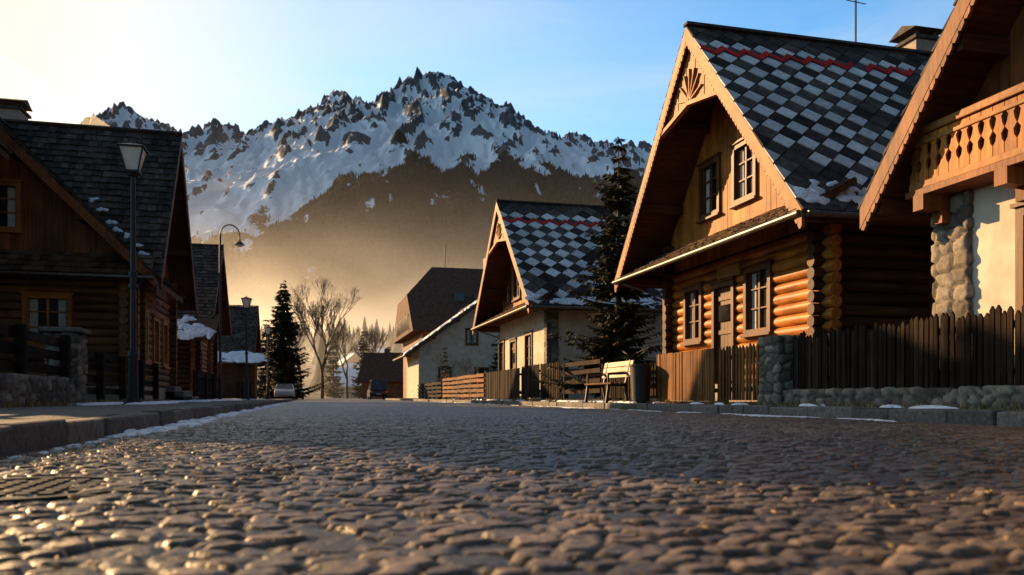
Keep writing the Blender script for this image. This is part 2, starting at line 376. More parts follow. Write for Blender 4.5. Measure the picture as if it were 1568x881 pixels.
# ---------------------------------------------------------------- roof tiles
def clip(poly,xm,ym):
    def cl(p,f,inter):
        o=[]
        for i in range(len(p)):
            a=p[i-1];b=p[i];fa,fb=f(a),f(b)
            if fa!=fb:o.append(inter(a,b))
            if fb:o.append(b)
        return o
    def ix(v): return lambda a,b:(v,a[1]+(b[1]-a[1])*(v-a[0])/(b[0]-a[0]))
    def iy(v): return lambda a,b:(a[0]+(b[0]-a[0])*(v-a[1])/(b[1]-a[1]),v)
    for f,i in((lambda p:p[0]>=0,ix(0)),(lambda p:p[0]<=xm,ix(xm)),(lambda p:p[1]>=0,iy(0)),(lambda p:p[1]<=ym,iy(ym))):
        if len(poly)<3:return []
        poly=cl(poly,f,i)
    return poly
def tiles(T,O,e1,e2,n,L,S,style,seed,parent,dg=.62,mats=None):
    r=random.Random(seed); O=Vector(O);e1=Vector(e1);e2=Vector(e2);n=Vector(n)
    mbs={'d':MB(T),'w':MB(T),'r':MB(T)}
    def put(poly,k,lift=.0,tilt=.02,th=.03):
        vmin=min(p[1] for p in poly);vmax=max(p[1] for p in poly)
        if vmax-vmin<.02:return
        lo=r.uniform(0,.008)
        P=[O+e1*p[0]+e2*p[1]+n*(lift+.012+lo+tilt*(1-(p[1]-vmin)/(vmax-vmin))) for p in poly]
        mbs[k].prism(P,n*-th)
    if style=='diamond':
        R=int(S/(dg/2))+1; Cn=int(L/dg)+2
        R2=(R-3) if (R-3)%2==0 else R-4
        for rr in range(0,R+1):
            for c in range(-1,Cn):
                u=(c+(rr%2)*.5)*dg;v=rr*dg/2+.02
                k='d'
                if rr%2==0 and 2<=rr<=R2: k='w' if r.random()>.09 else 'd'
                elif rr<2 and r.random()<.12: k='w'
                hh=dg/2-.008
                if k=='w': hh=dg/2-.022
                jx=r.uniform(-.012,.012)
                p=clip([(u-hh+jx,v),(u+jx,v-hh),(u+hh+jx,v),(u+jx,v+hh)],L,S)
                if len(p)>=3: put(p,k)
        vr=(R2-2)*dg/2+.02
        for c in range(-1,Cn):
            u=c*dg
            for s in(-1,1):
                if r.random()<.06: continue
                p=[(u,vr+dg/2+.17),(u,vr+dg/2-.02),(u+s*dg/2,vr),(u+s*dg/2,vr+.17)]
                p=clip(p,L,S)
                if len(p)>=3:
                    P=[O+e1*q[0]+e2*q[1]+n*(.056+r.uniform(0,.006)) for q in p]; mbs['r'].prism(P,n*-.015)
    else:
        rs=.27 if style=='shingle' else .16
        v=0
        while v<S:
            u=-r.uniform(0,.2)
            while u<L:
                wd=r.uniform(.13,.26) if style=='shingle' else r.uniform(.1,.2)
                d=r.uniform(-.02,.02)
                p=clip([(u,v+d),(u+wd-.008,v+d+r.uniform(-.008,.008)),(u+wd-.008,v+rs-.002),(u,v+rs-.002)],L,S)
                if len(p)>=3: put(p,'d',tilt=r.uniform(.028,.045))
                u+=wd
            v+=rs
    mm=mats or {'d':M['tdark'],'w':M['twhite'],'r':M['tred']}
    for k,nm in(('d','roof_tiles_dark'),('w','roof_tiles_white'),('r','roof_tiles_red')):
        if mbs[k].f: mbs[k].obj(nm,mm[k],parent)
# ---------------------------------------------------------------- house
def window(T,P,u0,u1,z0,z1,parent,door=False,frame=None,G=None):
    fr,gl,cu=G
    def bx(mb,a,b,c,d,w0,w1):
        vs=[P(u,w_,z) for u in(a,b) for w_ in(w0,w1) for z in(c,d)]
        mb.add(vs,[(0,1,3,2),(4,6,7,5),(0,4,5,1),(2,3,7,6),(0,2,6,4),(1,5,7,3)])
    t=.11
    bx(fr,u0-t,u0,z0-t,z1+t,-.05,.16);bx(fr,u1,u1+t,z0-t,z1+t,-.05,.16)
    bx(fr,u0,u1,z1,z1+t,-.048,.16)
    bx(fr,u0-t-.04,u1+t+.04,z1+t,z1+t+.05,-.09,.1)
    if not door:
        bx(fr,u0,u1,z0-t,z0,-.048,.16); bx(fr,u0-t-.05,u1+t+.05,z0-t-.05,z0-t,-.11,.1)
        m=(u0+u1)/2; bx(fr,m-.03,m+.03,z0,z1,.02,.08)
        for q in(.36,.7): bx(fr,u0,u1,z0+(z1-z0)*q-.015,z0+(z1-z0)*q+.015,.03,.07)
        for a in(u0,u1-.045): bx(fr,a,a+.045,z0,z1,.025,.08)
        bx(gl,u0,u1,z0,z1,.085,.1)
        for a,b2 in((u0+.05,u0+.05+(u1-u0)*.2),(u1-.05-(u1-u0)*.2,u1-.05)):
            bx(cu,a,b2,z0+.02,z1-.02,.079,.084)
    else:
        n=5;w_=(u1-u0)/n
        for i in range(n): bx(fr,u0+i*w_+.006,u0+(i+1)*w_-.006,z0,z1,.06,.11)
        for q in(.12,.5,.88): bx(fr,u0,u1,z0+(z1-z0)*q-.05,z0+(z1-z0)*q+.05,.03,.06)
        bx(gl,u0+.12,u1-.12,z0+(z1-z0)*.62,z0+(z1-z0)*.8,.02,.058)
def wall(P,kind,u0,u1,z0,z1,ops,mb,dia=.235,ext=0):
    if kind=='log':
        z=z0+dia/2; i=0
        while z<z1:
            segs=[(u0-ext,u1+ext)]
            for o in ops:
                if o[2]-.12<z<o[3]+.12:
                    ns=[]
                    for a,b in segs:
                        if o[0]-.08>a: ns.append((a,min(b,o[0]-.08)))
                        if o[1]+.08<b: ns.append((max(a,o[1]+.08),b))
                    segs=[s for s in ns if s[1]-s[0]>.05]
            for a,b in segs:
                n=12;rad=dia/2*random.uniform(.97,1.06); vs=[]
                K=max(1,int((b-a)/1.2))
                for q in range(K+1):
                    u=a+(b-a)*q/K; jz=random.uniform(-.007,.007);jr=rad*random.uniform(.96,1.04)
                    vs+=[P(u,dia/2+math.cos(6.2832*t/n)*jr,z+jz+math.sin(6.2832*t/n)*jr) for t in range(n)]
                fs=[tuple(range(n-1,-1,-1)),tuple(range(K*n,K*n+n))]
                for q in range(K):
                    for t in range(n): fs.append((q*n+t,q*n+(t+1)%n,(q+1)*n+(t+1)%n,(q+1)*n+t))
                mb.add(vs,fs)
            z+=dia*.97;i+=1
    else:
        us=sorted({u0,u1}|{o[0] for o in ops}|{o[1] for o in ops});zs=sorted({z0,z1}|{o[2] for o in ops}|{o[3] for o in ops})
        for a,b in zip(us,us[1:]):
            for c,d in zip(zs,zs[1:]):
                if any(o[0]<=a and b<=o[1] and o[2]<=c and d<=o[3] for o in ops): continue
                vs=[P(u,w_,z) for u in(a,b) for w_ in(0,.25) for z in(c,d)]
                mb.add(vs,[(0,1,3,2),(4,6,7,5),(0,4,5,1),(2,3,7,6),(0,2,6,4),(1,5,7,3)])
def house(name,loc,T,W,L,zg,ze,za,over=1.1,so=1.0,kind='log',fops=(),gops=(),sops=(),style='diamond',
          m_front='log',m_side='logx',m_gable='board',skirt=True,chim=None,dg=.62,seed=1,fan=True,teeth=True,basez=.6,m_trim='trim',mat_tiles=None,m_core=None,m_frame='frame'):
    E=empty(name,loc); k=(za-ze)/(W/2); S=math.hypot(W/2,za-ze); t=.22
    mb=MB(T)
    for sgn in(0,1):
        f=(lambda b:b) if sgn==0 else (lambda b:W-b)
        mb.prism([(0,f(0),ze),(0,f(W/2),za),(0,f(W/2),za-t),(0,f(0),ze-t)],(L,0,0))
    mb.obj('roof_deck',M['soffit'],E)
    tiles(T,(-.06,-.05,ze-.05*k),(1,0,0),(0,W/2/S,(za-ze)/S),(0,-(za-ze)/S,W/2/S),L+.06,S+.05,style,seed,E,dg,mat_tiles)
    tiles(T,(-.06,W+.05,ze-.05*k),(1,0,0),(0,-W/2/S,(za-ze)/S),(0,(za-ze)/S,W/2/S),L+.06,S+.05,'shingle',seed+1,E,dg,mat_tiles)
    rc=MB(T); rc.beam((-.08,W/2,za+.05),(L,W/2,za+.05),.2,.06); rc.obj('ridge_cap',M['tdark'],E)
    tr=MB(T)
    for sgn in(0,1):
        f=(lambda b:b) if sgn==0 else (lambda b:W-b)
        tr.prism([(-.065,f(-.03),ze-.03*k-.01),(-.065,f(W/2-.003),za-.01),(-.065,f(W/2-.003),za-.34),(-.065,f(-.03),ze-.34)],(.06,0,0))
        if teeth:
            n=int(S/.14)
            for i in range(n):
                q=(i+.5)/n; bb=q*W/2; zz=ze+(za-ze)*q-.335
                tr.prism([(-.06,f(bb-.05),zz-.05*k+.03),(-.06,f(bb+.05),zz+.05*k+.03),(-.06,f(bb+.05),zz-.02),(-.06,f(bb),zz-.09),(-.06,f(bb-.05),zz-.07)],(.04,0,0))
    tr.obj('barge_boards',M[m_trim],E)
    pu=MB(T)
    for q in(.02,.35,.68):
        for sgn in(0,1):
            b_=q*W/2+.12; z=ze+k*b_-t-.10; bb=b_ if sgn==0 else W-b_
            pu.box(.03,over+.3,bb-.09,bb+.09,z-.1,z+.1)
    pu.box(.03,over+.3,W/2-.1,W/2+.1,za-t-.32,za-t-.12)
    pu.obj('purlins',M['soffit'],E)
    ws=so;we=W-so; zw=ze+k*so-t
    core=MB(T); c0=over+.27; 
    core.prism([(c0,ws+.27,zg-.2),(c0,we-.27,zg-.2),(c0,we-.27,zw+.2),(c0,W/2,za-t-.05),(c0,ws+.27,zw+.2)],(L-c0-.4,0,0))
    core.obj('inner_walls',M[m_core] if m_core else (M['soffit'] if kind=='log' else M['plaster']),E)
    zskt=ze+.62 if skirt else ze+.02
    Pf=lambda u,w_,z:(over+w_,u,z); Ps=lambda u,w_,z:(u,ws+w_,z); Pr=lambda u,w_,z:(u,we-w_,z)
    wf=MB(T);wsd=MB(T); ztop=ze+.05 if skirt else ze-.05
    if kind=='log':
        wall(Pf,'log',ws,we,zg+basez-.2,ztop,list(fops),wf,ext=.22); wf.obj('log_wall_front',M[m_front],E,smooth=True)
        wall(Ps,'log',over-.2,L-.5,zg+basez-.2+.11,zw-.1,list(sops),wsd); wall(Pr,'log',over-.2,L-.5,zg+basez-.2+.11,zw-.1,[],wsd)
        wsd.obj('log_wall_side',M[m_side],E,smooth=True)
        fo=MB(T); fo.box(over-.05,L-.45,ws-.05,we+.05,zg-.3,zg+basez-.19); fo.obj('foundation',M['conc'],E)
    else:
        wall(Pf,'pl',ws,we,zg-.2,ztop,list(fops),wf); wf.obj('plaster_wall_front',M[m_front],E)
        wall(Ps,'pl',over+.25,L-.45,zg-.2,zw,list(sops),wsd); wall(Pr,'pl',over+.25,L-.45,zg-.2,zw,[],wsd); wsd.obj('wall_side',M[m_side],E)
    gb=MB(T); u=ws+.02; rr=random.Random(seed)
    while u<we-.05:
        wd=min(rr.uniform(.15,.22),we-u); a,b_=u,u+wd-.006
        def zt(x): return (ze+k*min(x,W-x))-t-.02
        cuts=[(o[2],o[3]) for o in gops if o[0]-.02<b_ and o[1]+.02>a]
        lo=ztop-.02; d0=over+.06+rr.uniform(0,.012)
        for c in cuts:
            gb.box(d0,d0+.05,a,b_,lo,c[0]); lo=c[1]
        if W/2>a and W/2<b_: pts=[(d0,a,lo),(d0,b_,lo),(d0,b_,zt(b_)),(d0,W/2,zt(W/2)),(d0,a,zt(a))]
        else: pts=[(d0,a,lo),(d0,b_,lo),(d0,b_,zt(b_)),(d0,a,zt(a))]
        if min(zt(a),zt(b_))>lo+.02: gb.prism(pts,(.05,0,0))
        u+=wd
    gb.obj('gable_boards',M[m_gable],E)
    if skirt:
        sk=MB(T); z1=zskt;z0=ze-.04; sk.prism([(-.02,.12,z0),(over+.05,.12,z1),(over+.05,.12,z1-.1),(-.02,.12,z0-.1)],(0,W-.24,0)); sk.obj('skirt_roof_deck',M['soffit'],E)
        ls=math.hypot(over+.07,z1-z0); ee=Vector((over+.07,0,z1-z0))/ls; nn=Vector((-(z1-z0),0,over+.07))/ls
        tiles(T,(-.05,.12,z0),(0,1,0),ee,nn,W-.24,ls,'shingle',seed+5,E,mats={'d':M['shinglew'],'w':None,'r':None})
        gt=MB(T); gt.cyl((-.1,.0,z0-.06),(-.1,W,z0-.06),.055,n=10)
        gt.cyl((-.1,W-.25,z0-.06),(over-.1,W-so+.1,z0-.55),.035,n=8); gt.cyl((over-.1,W-so+.1,z0-.55),(over-.1,W-so+.1,zg),.035,n=8)
        gt.obj('gutter',M['metal'],E,smooth=True)
    gt=MB(T); gt.cyl((0,-.09,ze-.12),(L,-.09,ze-.12),.06,n=10); gt.obj('eave_gutter',M['metal'],E,smooth=True)
    if fan:
        fn=MB(T); hz=(za-ze)*.34; hb=hz/k; zb=za-.3-hz; bb0=W/2-hb; n=14
        for i in range(n):
            x0=bb0+2*hb*i/n;x1=bb0+2*hb*(i+1)/n-.012
            zt=lambda x: za-.3-k*abs(x-W/2)
            arch=lambda x: zb+.28*max(0,1-((x-W/2)/hb)**2)
            d=.05+.012*(i%2)
            pts=[(d,x0,min(arch(x0),zt(x0)-.01)),(d,x1,min(arch(x1),zt(x1)-.01)),(d,x1,zt(x1)),(d,x0,zt(x0))]
            fn.prism(pts,(.04,0,0))
        for i in range(7):
            an=math.pi*(i+.5)/7; p0=(.035,W/2,zb+.35);rl=hz*.42
            fn.beam(p0,(.035,W/2+math.cos(an)*rl*.8,zb+.35+math.sin(an)*rl),.03,.07,(1,0,0))
        fn.beam((.02,bb0-.02,zb+.02),(.02,W/2,zb+.30),.09,.12,(1,0,0));fn.beam((.02,W-bb0+.02,zb+.02),(.02,W/2,zb+.30),.09,.12,(1,0,0))
        fn.obj('gable_ornament',M[m_trim],E)
    fr=MB(T);gl=MB(T);cu=MB(T)
    for o in fops: window(T,Pf,o[0],o[1],o[2],o[3],E,len(o)>4,G=(fr,gl,cu))
    for o in gops: window(T,lambda u,w_,z:(over+.05+w_,u,z),o[0],o[1],o[2],o[3],E,G=(fr,gl,cu))
    for o in sops: window(T,Ps,o[0],o[1],o[2],o[3],E,len(o)>4,G=(fr,gl,cu))
    if fr.f: fr.obj('window_frames',M[m_frame],E)
    if gl.f: gl.obj('window_glass',M['glass'],E)
    if cu.f: cu.obj('curtains',M['curtain'],E)
    if chim:
        a,b_,wz,hz=chim; zc=ze+k*min(b_,W-b_)-.6
        c=MB(T); c.box(a-wz/2,a+wz/2,b_-wz/2,b_+wz/2,zc,za+hz); c.obj('chimney',M['conc'],E,bevel=.01)
        c=MB(T); c.box(a-wz/2-.07,a+wz/2+.07,b_-wz/2-.07,b_+wz/2+.07,za+hz,za+hz+.08)
        for q in(-1,1):
            for q2 in(-1,1): c.box(a+q*wz*.35-.04,a+q*wz*.35+.04,b_+q2*wz*.35-.04,b_+q2*wz*.35+.04,za+hz+.08,za+hz+.25)
        c.prism([(a-wz/2-.1,b_-wz/2-.1,za+hz+.25),(a-wz/2-.1,b_+wz/2+.1,za+hz+.25),(a-wz/2-.1,b_,za+hz+.45)],(wz+.2,0,0))
        c.obj('chimney_cap',M['tdark'],E)
    return E
TR=lambda X0,Y0:(lambda p:(X0+p[0],Y0+p[1],p[2]))
TL=lambda X0,Y0:(lambda p:(X0-p[0],Y0+p[1],p[2]))
TF=lambda X0,Y0:(lambda p:(X0+p[1],Y0+p[0],p[2]))
# House A
YA=12.1; 
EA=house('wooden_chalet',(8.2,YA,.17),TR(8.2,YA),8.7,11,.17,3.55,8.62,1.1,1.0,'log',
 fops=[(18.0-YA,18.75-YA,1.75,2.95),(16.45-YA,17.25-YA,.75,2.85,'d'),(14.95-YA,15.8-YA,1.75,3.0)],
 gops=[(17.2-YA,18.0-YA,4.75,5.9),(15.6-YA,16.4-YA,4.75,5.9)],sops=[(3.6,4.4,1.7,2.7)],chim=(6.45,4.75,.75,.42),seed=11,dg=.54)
sg=MB(); sg.box(9.2,9.26,16.0,17.0,3.02,3.28); sg.obj('name_board',M['trim'],EA)
sn=MB(); SA=math.hypot(4.35,5.07); eA=(0,4.35/SA,5.07/SA); nA=(0,-5.07/SA,4.35/SA); r=random.Random(3)
for i in range(50):
    v=r.uniform(.05,.5)*(1 if i%3 else 1.6); snowblob(sn,(8.3+r.random()**1.2*7,YA+v*eA[1],3.55+v*eA[2]+.04),(1,0,0),eA,nA,r.uniform(.06,.26),r.uniform(.04,.15),.045,700+i)
sn.obj('roof_snow',M['snow'],EA,smooth=True)
an=MB(); ax,ay=12.55,16.45
an.cyl((ax,ay,8.4),(ax,ay,10.6),.025,n=6)
for z,l in((10.4,.35),(10.1,.5),(9.7,.3)):
    an.cyl((ax-l,ay-.1*l,z),(ax+l,ay+.1*l,z),.012,n=5)
an.cyl((ax-.4,ay-.5,9.85),(ax+.4,ay+.5,10.2),.012,n=5)
for i in range(5): an.cyl((ax-.4+.2*i,ay-.5+.25*i,9.7+.09*i),(ax-.4+.2*i,ay-.5+.25*i,10.0+.09*i),.008,n=4)
e=empty('roof_antenna',(ax,ay,8.6)); an.obj('mast_and_elements',M['iron'],e)
# House B
YB=28.5
EB=house('plaster_chalet',(7.8,YB,.17),TR(7.8,YB),10.7,6.8,.17,3.75,8.8,1.1,1.35,'pl',
 fops=[(37.2-YB,38.1-YB,1.4,2.9),(34.9-YB,35.9-YB,.3,2.8,'d'),(32.2-YB,33.2-YB,1.4,2.9)],
 gops=[(36.2-YB,37.2-YB,4.8,6.1),(34.4-YB,35.4-YB,4.8,6.1)],sops=[],m_front='plaster',m_side='plaster',chim=(5.6,4.6,.8,.2),seed=21,dg=.70,m_gable='board')
sn=MB(); SB=math.hypot(5.35,5.05); eB=(0,5.35/SB,5.05/SB); nB=(0,-5.05/SB,5.35/SB)
for i in range(24):
    v=r.uniform(.05,.4); snowblob(sn,(8+r.random()*5.5,YB+v*eB[1],3.75+v*eB[2]+.04),(1,0,0),eB,nB,r.uniform(.12,.45),r.uniform(.08,.2),.06,760+i)
sn.obj('roof_snow',M['snow'],EB,smooth=True)
stone_block('stone_quoin',8.84,9.3,29.78,30.2,.1,3.7,.3,.06,EB)
# House D
YD=1.16
ED=house('balcony_chalet',(7.6,YD,.17),TR(7.6,YD),8.6,11,.17,3.0,8.07,.67,.66,'pl',
 fops=[(7.0-YD,7.75-YD,1.3,2.45),(3.5-YD,4.3-YD,1.3,2.45)],gops=[(4.0-YD,5.0-YD,4.0,5.6)],m_front='plaster',m_side='logx',m_core='soffit',skirt=False,seed=31,m_gable='board_dark',fan=False,m_trim='board_dark',basez=.3,style='shingle')
stone_block('corner_quoin_stones',8.2,8.75,8.55,9.14,.1,3.0,.26,.03,ED)
bl=MB()
by0,by1,bx0=2.2,9.12,7.84
y=by0
while y<by1-.05:
    wd=.17; h0,h1=3.14,3.74; x=bx0
    g_=.012
    a,b_=y+g_/2,y+wd-g_/2; m=.035
    prof=[(a,h0),(b_,h0),(b_,h0+.12),(b_-m,h0+.17),(b_-m*1.3,h0+.24),(b_,h0+.30),(b_-m*.8,h0+.36),(b_-m*1.3,h0+.44),(b_,h0+.5),(b_,h1),(a,h1),(a,h0+.5),(a+m*1.3,h0+.44),(a+m*.8,h0+.36),(a,h0+.30),(a+m*1.3,h0+.24),(a+m,h0+.17),(a,h0+.12)]
    bl.prism([(x,p[0],p[1]) for p in prof],(.03,0,0)); y+=wd
bl.obj('balcony_balusters',M['board'],ED)
bl=MB(); bl.box(bx0-.04,bx0+.09,by0-.05,by1+.05,3.75,3.85); bl.box(bx0-.03,bx0+.08,by0-.05,by1+.03,3.04,3.135)
bl.box(bx0-.02,bx0+.07,by0,by1,3.62,3.68)
for y in(by1-.02,6.9,4.6,2.3): bl.box(bx0+.03,bx0+.13,y-.06,y+.06,3.05,3.9)
bl.box(bx0+.13,8.3,by1-.04,by1+.0,3.75,3.85)
for i in range(3): bl.box(bx0+.14+i*.1,bx0+.14+i*.1+.09,by1-.03,by1-.005,3.13,3.75)
bl.obj('balcony_rails',M['trim'],ED,bevel=.01)
bl=MB(); bl.box(bx0-.06,8.5,by0-.1,by1+.06,2.95,3.03)
for y in(8.9,7.6,6.2,4.8,3.4): 
    bl.box(bx0-.1,8.5,y-.09,y+.09,2.74,2.945); bl.box(bx0+.2,8.5,y-.085,y+.085,2.58,2.738)
bl.obj('balcony_floor_and_brackets',M['board_dark'],ED)
# L1 house: main + wing
SH={'d':M['shingle'],'w':None,'r':None}
EL1=house('log_farmhouse',(-4.2,24.1,.17),TL(-4.2,24.1),7.0,13,.17,3.65,8.75,.7,.7,'log',
 fops=[(1.2,1.9,1.4,2.7),(3.0,3.7,1.4,2.7),(4.6,5.3,1.4,2.7)],gops=[(3.1,3.9,5,6)],style='shingle',m_front='logy_dark',m_side='logL',m_gable='board_dark',skirt=False,seed=41,fan=False,m_trim='board_dark',mat_tiles=SH,chim=(5.15,4.3,.8,.55),m_frame='frameL')
W2=house('farmhouse_wing',(-9.1,23.3,.17),TF(-14.0,23.3),9.8,5,.17,3.6,8.5,.7,.75,'log',
 fops=[(14-7.5,14-6.5,1.75,2.95),(14-10.5,14-9.5,1.75,2.95)],gops=[(14-8.75,14-7.75,4.85,5.95)],style='shingle',m_front='logL',m_side='logy_dark',m_gable='board_dark',skirt=True,seed=51,fan=False,teeth=False,m_trim='board_dark',mat_tiles=SH,m_frame='frameL')
W2.parent=EL1; W2.matrix_parent_inverse=Matrix.Translation(-EL1.location)
sn=MB()
S=math.hypot(3.5,5.1); e2=(0,3.5/S,5.1/S); nn=(0,-5.1/S,3.5/S)
for i,(x,v) in enumerate([(-5.7,2.0),(-5.5,1.7),(-5.2,1.5),(-6.0,2.5),(-4.9,1.1),(-6.3,2.9),(-4.7,.8)]): snowblob(sn,(x,24.1+v*e2[1],3.65+v*e2[2]+.05),(1,0,0),e2,nn,.14,.09,.05,i+400)
sn.obj('roof_snow',M['snow'],EL1,smooth=True)
house('offscreen_shadow_caster',(-9.6,18.3,.17),TF(-11.4,18.3),3.9,4.4,.17,6.5,9.0,.3,.3,'log',fops=[(1.4,2.4,1.5,2.8)],style='shingle',m_front='logx',m_side='logy_dark',m_gable='board_dark',skirt=False,seed=61,fan=False,teeth=False,m_trim='board_dark',mat_tiles=SH)  # unseen log house, added and sized to cast the shadow edge on the road
E2=house('log_cottage',(-4.6,39.5,.17),TL(-4.6,39.5),8.6,9,.17,4.0,8.1,.8,.8,'log',fops=[(1.6,2.5,1.4,2.6),(5,6,1.4,2.6)],gops=[(3.8,4.7,4.8,5.8)],style='shingle',m_front='logy_dark',m_side='logx',m_gable='board_dark',skirt=False,seed=71,fan=False,teeth=False,m_trim='board_dark',mat_tiles=SH)
po=MB(); po.prism([(-7.2,37.6,2.9),(-4.3,37.6,2.9),(-4.3,39.9,4.2),(-7.2,39.9,4.2)],(0,0,-.12)); 
for x in(-6.9,-4.5): po.beam((x,37.8,.1),(x,37.8,2.85),.16,.16,(1,0,0))
po.obj('porch',M['soffit'],E2)
sn=MB(); r=random.Random(8)
for i in range(26):
    q=r.random()**1.4; snowblob(sn,(-7.0+r.random()*2.6,37.75+q*1.9,2.97+q*1.07),(1,0,0),(0,.87,.49),(0,-.49,.87),r.uniform(.2,.5),r.uniform(.2,.4),.10,500+i)
sn.obj('porch_snow',M['snow'],E2,smooth=True)
E3=house('log_cottage',(-4.6,67,.0),TL(-4.6,67),8.6,8,.0,4.0,8.0,.6,.6,'pl',fops=[(2,3,1.4,2.6)],m_front='logy_dark',m_side='logx',m_core='soffit',style='shingle',m_gable='board_dark',skirt=False,seed=81,fan=False,teeth=False,m_trim='board_dark',mat_tiles=SH)
sn=MB(); 
for i in range(24):
    q=r.random(); snowblob(sn,(-9+r.random()*4.8,64.8+q*2.3,3.0+q*.9),(1,0,0),(0,.93,.36),(0,-.36,.93),r.uniform(.3,.8),r.uniform(.3,.6),.12,560+i)
sn.obj('porch_snow',M['snow'],E3,smooth=True)
po=MB(); po.prism([(-9.1,64.5,2.88),(-3.9,64.5,2.88),(-3.9,67.3,3.9),(-9.1,67.3,3.9)],(0,0,-.12)); po.box(-8.9,-4.4,65,67.4,0,2.9); po.obj('annex',M['soffit'],E3)
# C houses
BR={'d':M['tbrown'],'w':None,'r':None}
EC=house('white_gabled_house',(12.4,60,.0),TF(6.7,59.4),11.4,9,.0,3.5,7.7,.6,1.0,'pl',
 fops=[(2.6,3.4,1.2,2.4),(5.4,6.3,1.2,2.4)],gops=[(4.7,5.5,4.4,5.4)],m_front='plaster',m_side='plaster',m_gable='plaster',style='shingle',skirt=False,seed=91,fan=False,teeth=False,m_trim='trimd',mat_tiles=BR)
sn=MB()
for i in range(26):
    q=.02+i*.037; snowblob(sn,(6.7+5.7*q,59.75+r.uniform(-.1,.3),3.5+4.2*q+.05),(5.7/7.08,0,4.2/7.08),(0,1,0),(-4.2/7.08,0,5.7/7.08),.3,.4,.12,600+i)
sn.obj('roof_snow',M['snow'],EC,smooth=True)
ec=empty('half_hipped_house',(16,80,0))
rz,ez_,x0,xr,x1,yc,hw=13.4,6.2,8.6,14.2,30,80,9.
hz=10.0; f_=(rz-hz)/(rz-ez_)
mb=MB(); A=(x0,yc-hw,ez_);B=(x0,yc-hw*f_,hz);C=(x0,yc+hw*f_,hz);D=(x0,yc+hw,ez_);R=(xr-2.6,yc,rz);R2=(x1,yc,rz);A2=(x1,yc-hw,ez_);D2=(x1,yc+hw,ez_)
mb.add([A,B,C,D,R,R2,A2,D2],[(0,1,4,5,6),(3,7,5,4,2),(1,2,4),(0,3,2,1),(6,5,7),(0,6,7,3)]); mb.obj('roof',M['tbrown'],ec)
mb=MB(); mb.box(x0+1,x1-.5,yc-hw+1,yc+hw-1,0,ez_+.4); mb.obj('walls',M['board_dark'],ec)
mb=MB(); 
for x in(13,15): mb.box(x,x+1,yc-hw*.55-.05,yc-hw*.55+.8,ez_+(rz-ez_)*.45,ez_+(rz-ez_)*.45+.75)
mb.obj('skylights',M['glass'],ec)
mb=MB(); mb.box(17,18,yc-.5,yc+.5,rz-.5,rz+1.1); mb.box(12.9,13,yc,yc+.1,rz-.5,rz+2.6); mb.obj('chimney',M['conc'],ec)
mb=MB()
for i in range(9): mb.box(x0-.03,x0+.0,yc-6+i*1.3,yc-5.2+i*1.3,6.6,8.0)
mb.obj('gable_windows',M['glass'],ec)
# ---------------------------------------------------------------- fences
def pickets(name,x,y0,y1,z0,z1,mat,wd=.1,gap=.015,seed=0,jit=.05,point=True):
    r=random.Random(seed); e=empty(name,(x,y0,z0)); mb=MB(); y=y0
    while y<y1-wd/2:
        t=z1+r.uniform(-jit,jit)*.6; w_=wd*r.uniform(.8,1.05); dx=r.uniform(-.012,.012); ln=r.uniform(-.012,.012)
        if point: pts=[(x+dx,y,z0),(x+dx,y+w_,z0),(x+dx,y+w_+ln,t-.05),(x+dx,y+w_*.5+ln,t),(x+dx,y+ln,t-.05)]
        else: pts=[(x+dx,y,z0),(x+dx,y+w_,z0),(x+dx,y+w_+ln,t+r.uniform(-.01,.01)),(x+dx,y+ln,t)]
        mb.prism(pts,(.028,0,0)); y+=wd+gap
    mb.obj('pickets',mat,e)
    mb=MB()
    for q in(.2,.8): mb.box(x+.045,x+.1,y0,y1,z0+(z1-z0)*q-.04,z0+(z1-z0)*q+.04)
    n=max(1,int((y1-y0)/2.2))
    for i in range(n+1):
        y=y0+(y1-y0)*i/n; mb.box(x+.1,x+.2,y-.05,y+.05,.1,z1-.05)
    mb.obj('rails_and_posts',mat,e); return e
def slats(name,x,y0,y1,zs,mat,hh=.13,posts=2.2,z0=.1,post=.14):
    e=empty(name,(x,y0,z0)); mb=MB(); n=max(1,int((y1-y0)/posts)); r=random.Random(int(y0*7))
    for z in zs: 
        for i in range(n):
            a=y0+(y1-y0)*i/n;b_=y0+(y1-y0)*(i+1)/n
            mb.beam((x,a+.01,z+r.uniform(-.02,.02)),(x,b_-.01,z+r.uniform(-.02,.02)),.05,hh)
    mb.obj('slats',mat,e); mb=MB()
    for i in range(n+1):
        y=y0+(y1-y0)*i/n; mb.box(x+.03,x+.03+post,y-post/2,y+post/2,z0,max(zs)+hh*.8)
    mb.obj('posts',mat,e,bevel=.01)
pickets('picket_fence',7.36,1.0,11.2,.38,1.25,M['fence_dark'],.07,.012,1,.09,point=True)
stone_block('stone_plinth_wall',7.28,7.62,.8,11.25,.05,.36,.2,.035,amp=.06)
stone_block('stone_gate_pillar',7.2,7.62,11.3,11.85,.05,1.25,.22,.025)
pickets('garden_gate',7.36,11.95,13.55,.22,1.2,M['fence_warm'],.07,.045,2,.03)
pickets('board_fence',7.3,13.6,16.2,.2,1.2,M['fence_warm'],.09,.006,3,.01,point=False)
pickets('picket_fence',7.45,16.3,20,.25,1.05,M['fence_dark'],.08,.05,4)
slats('rail_fence',7.5,20.2,23.6,(.45,.72,1.0,1.25),M['fence_dark'],.12)
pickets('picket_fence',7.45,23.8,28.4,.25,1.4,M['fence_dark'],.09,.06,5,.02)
pickets('board_fence',7.4,28.6,34.5,.2,1.35,M['fence_dark'],.12,.01,6,.02,point=False)
slats('slat_fence',7.4,34.8,46.5,(.35,.58,.81,1.04,1.27),M['fence_warm'],.15,1.6)
slats('slat_fence',7.4,47,58,(.35,.6,.85,1.1),M['fence_dark'],.15,1.6)
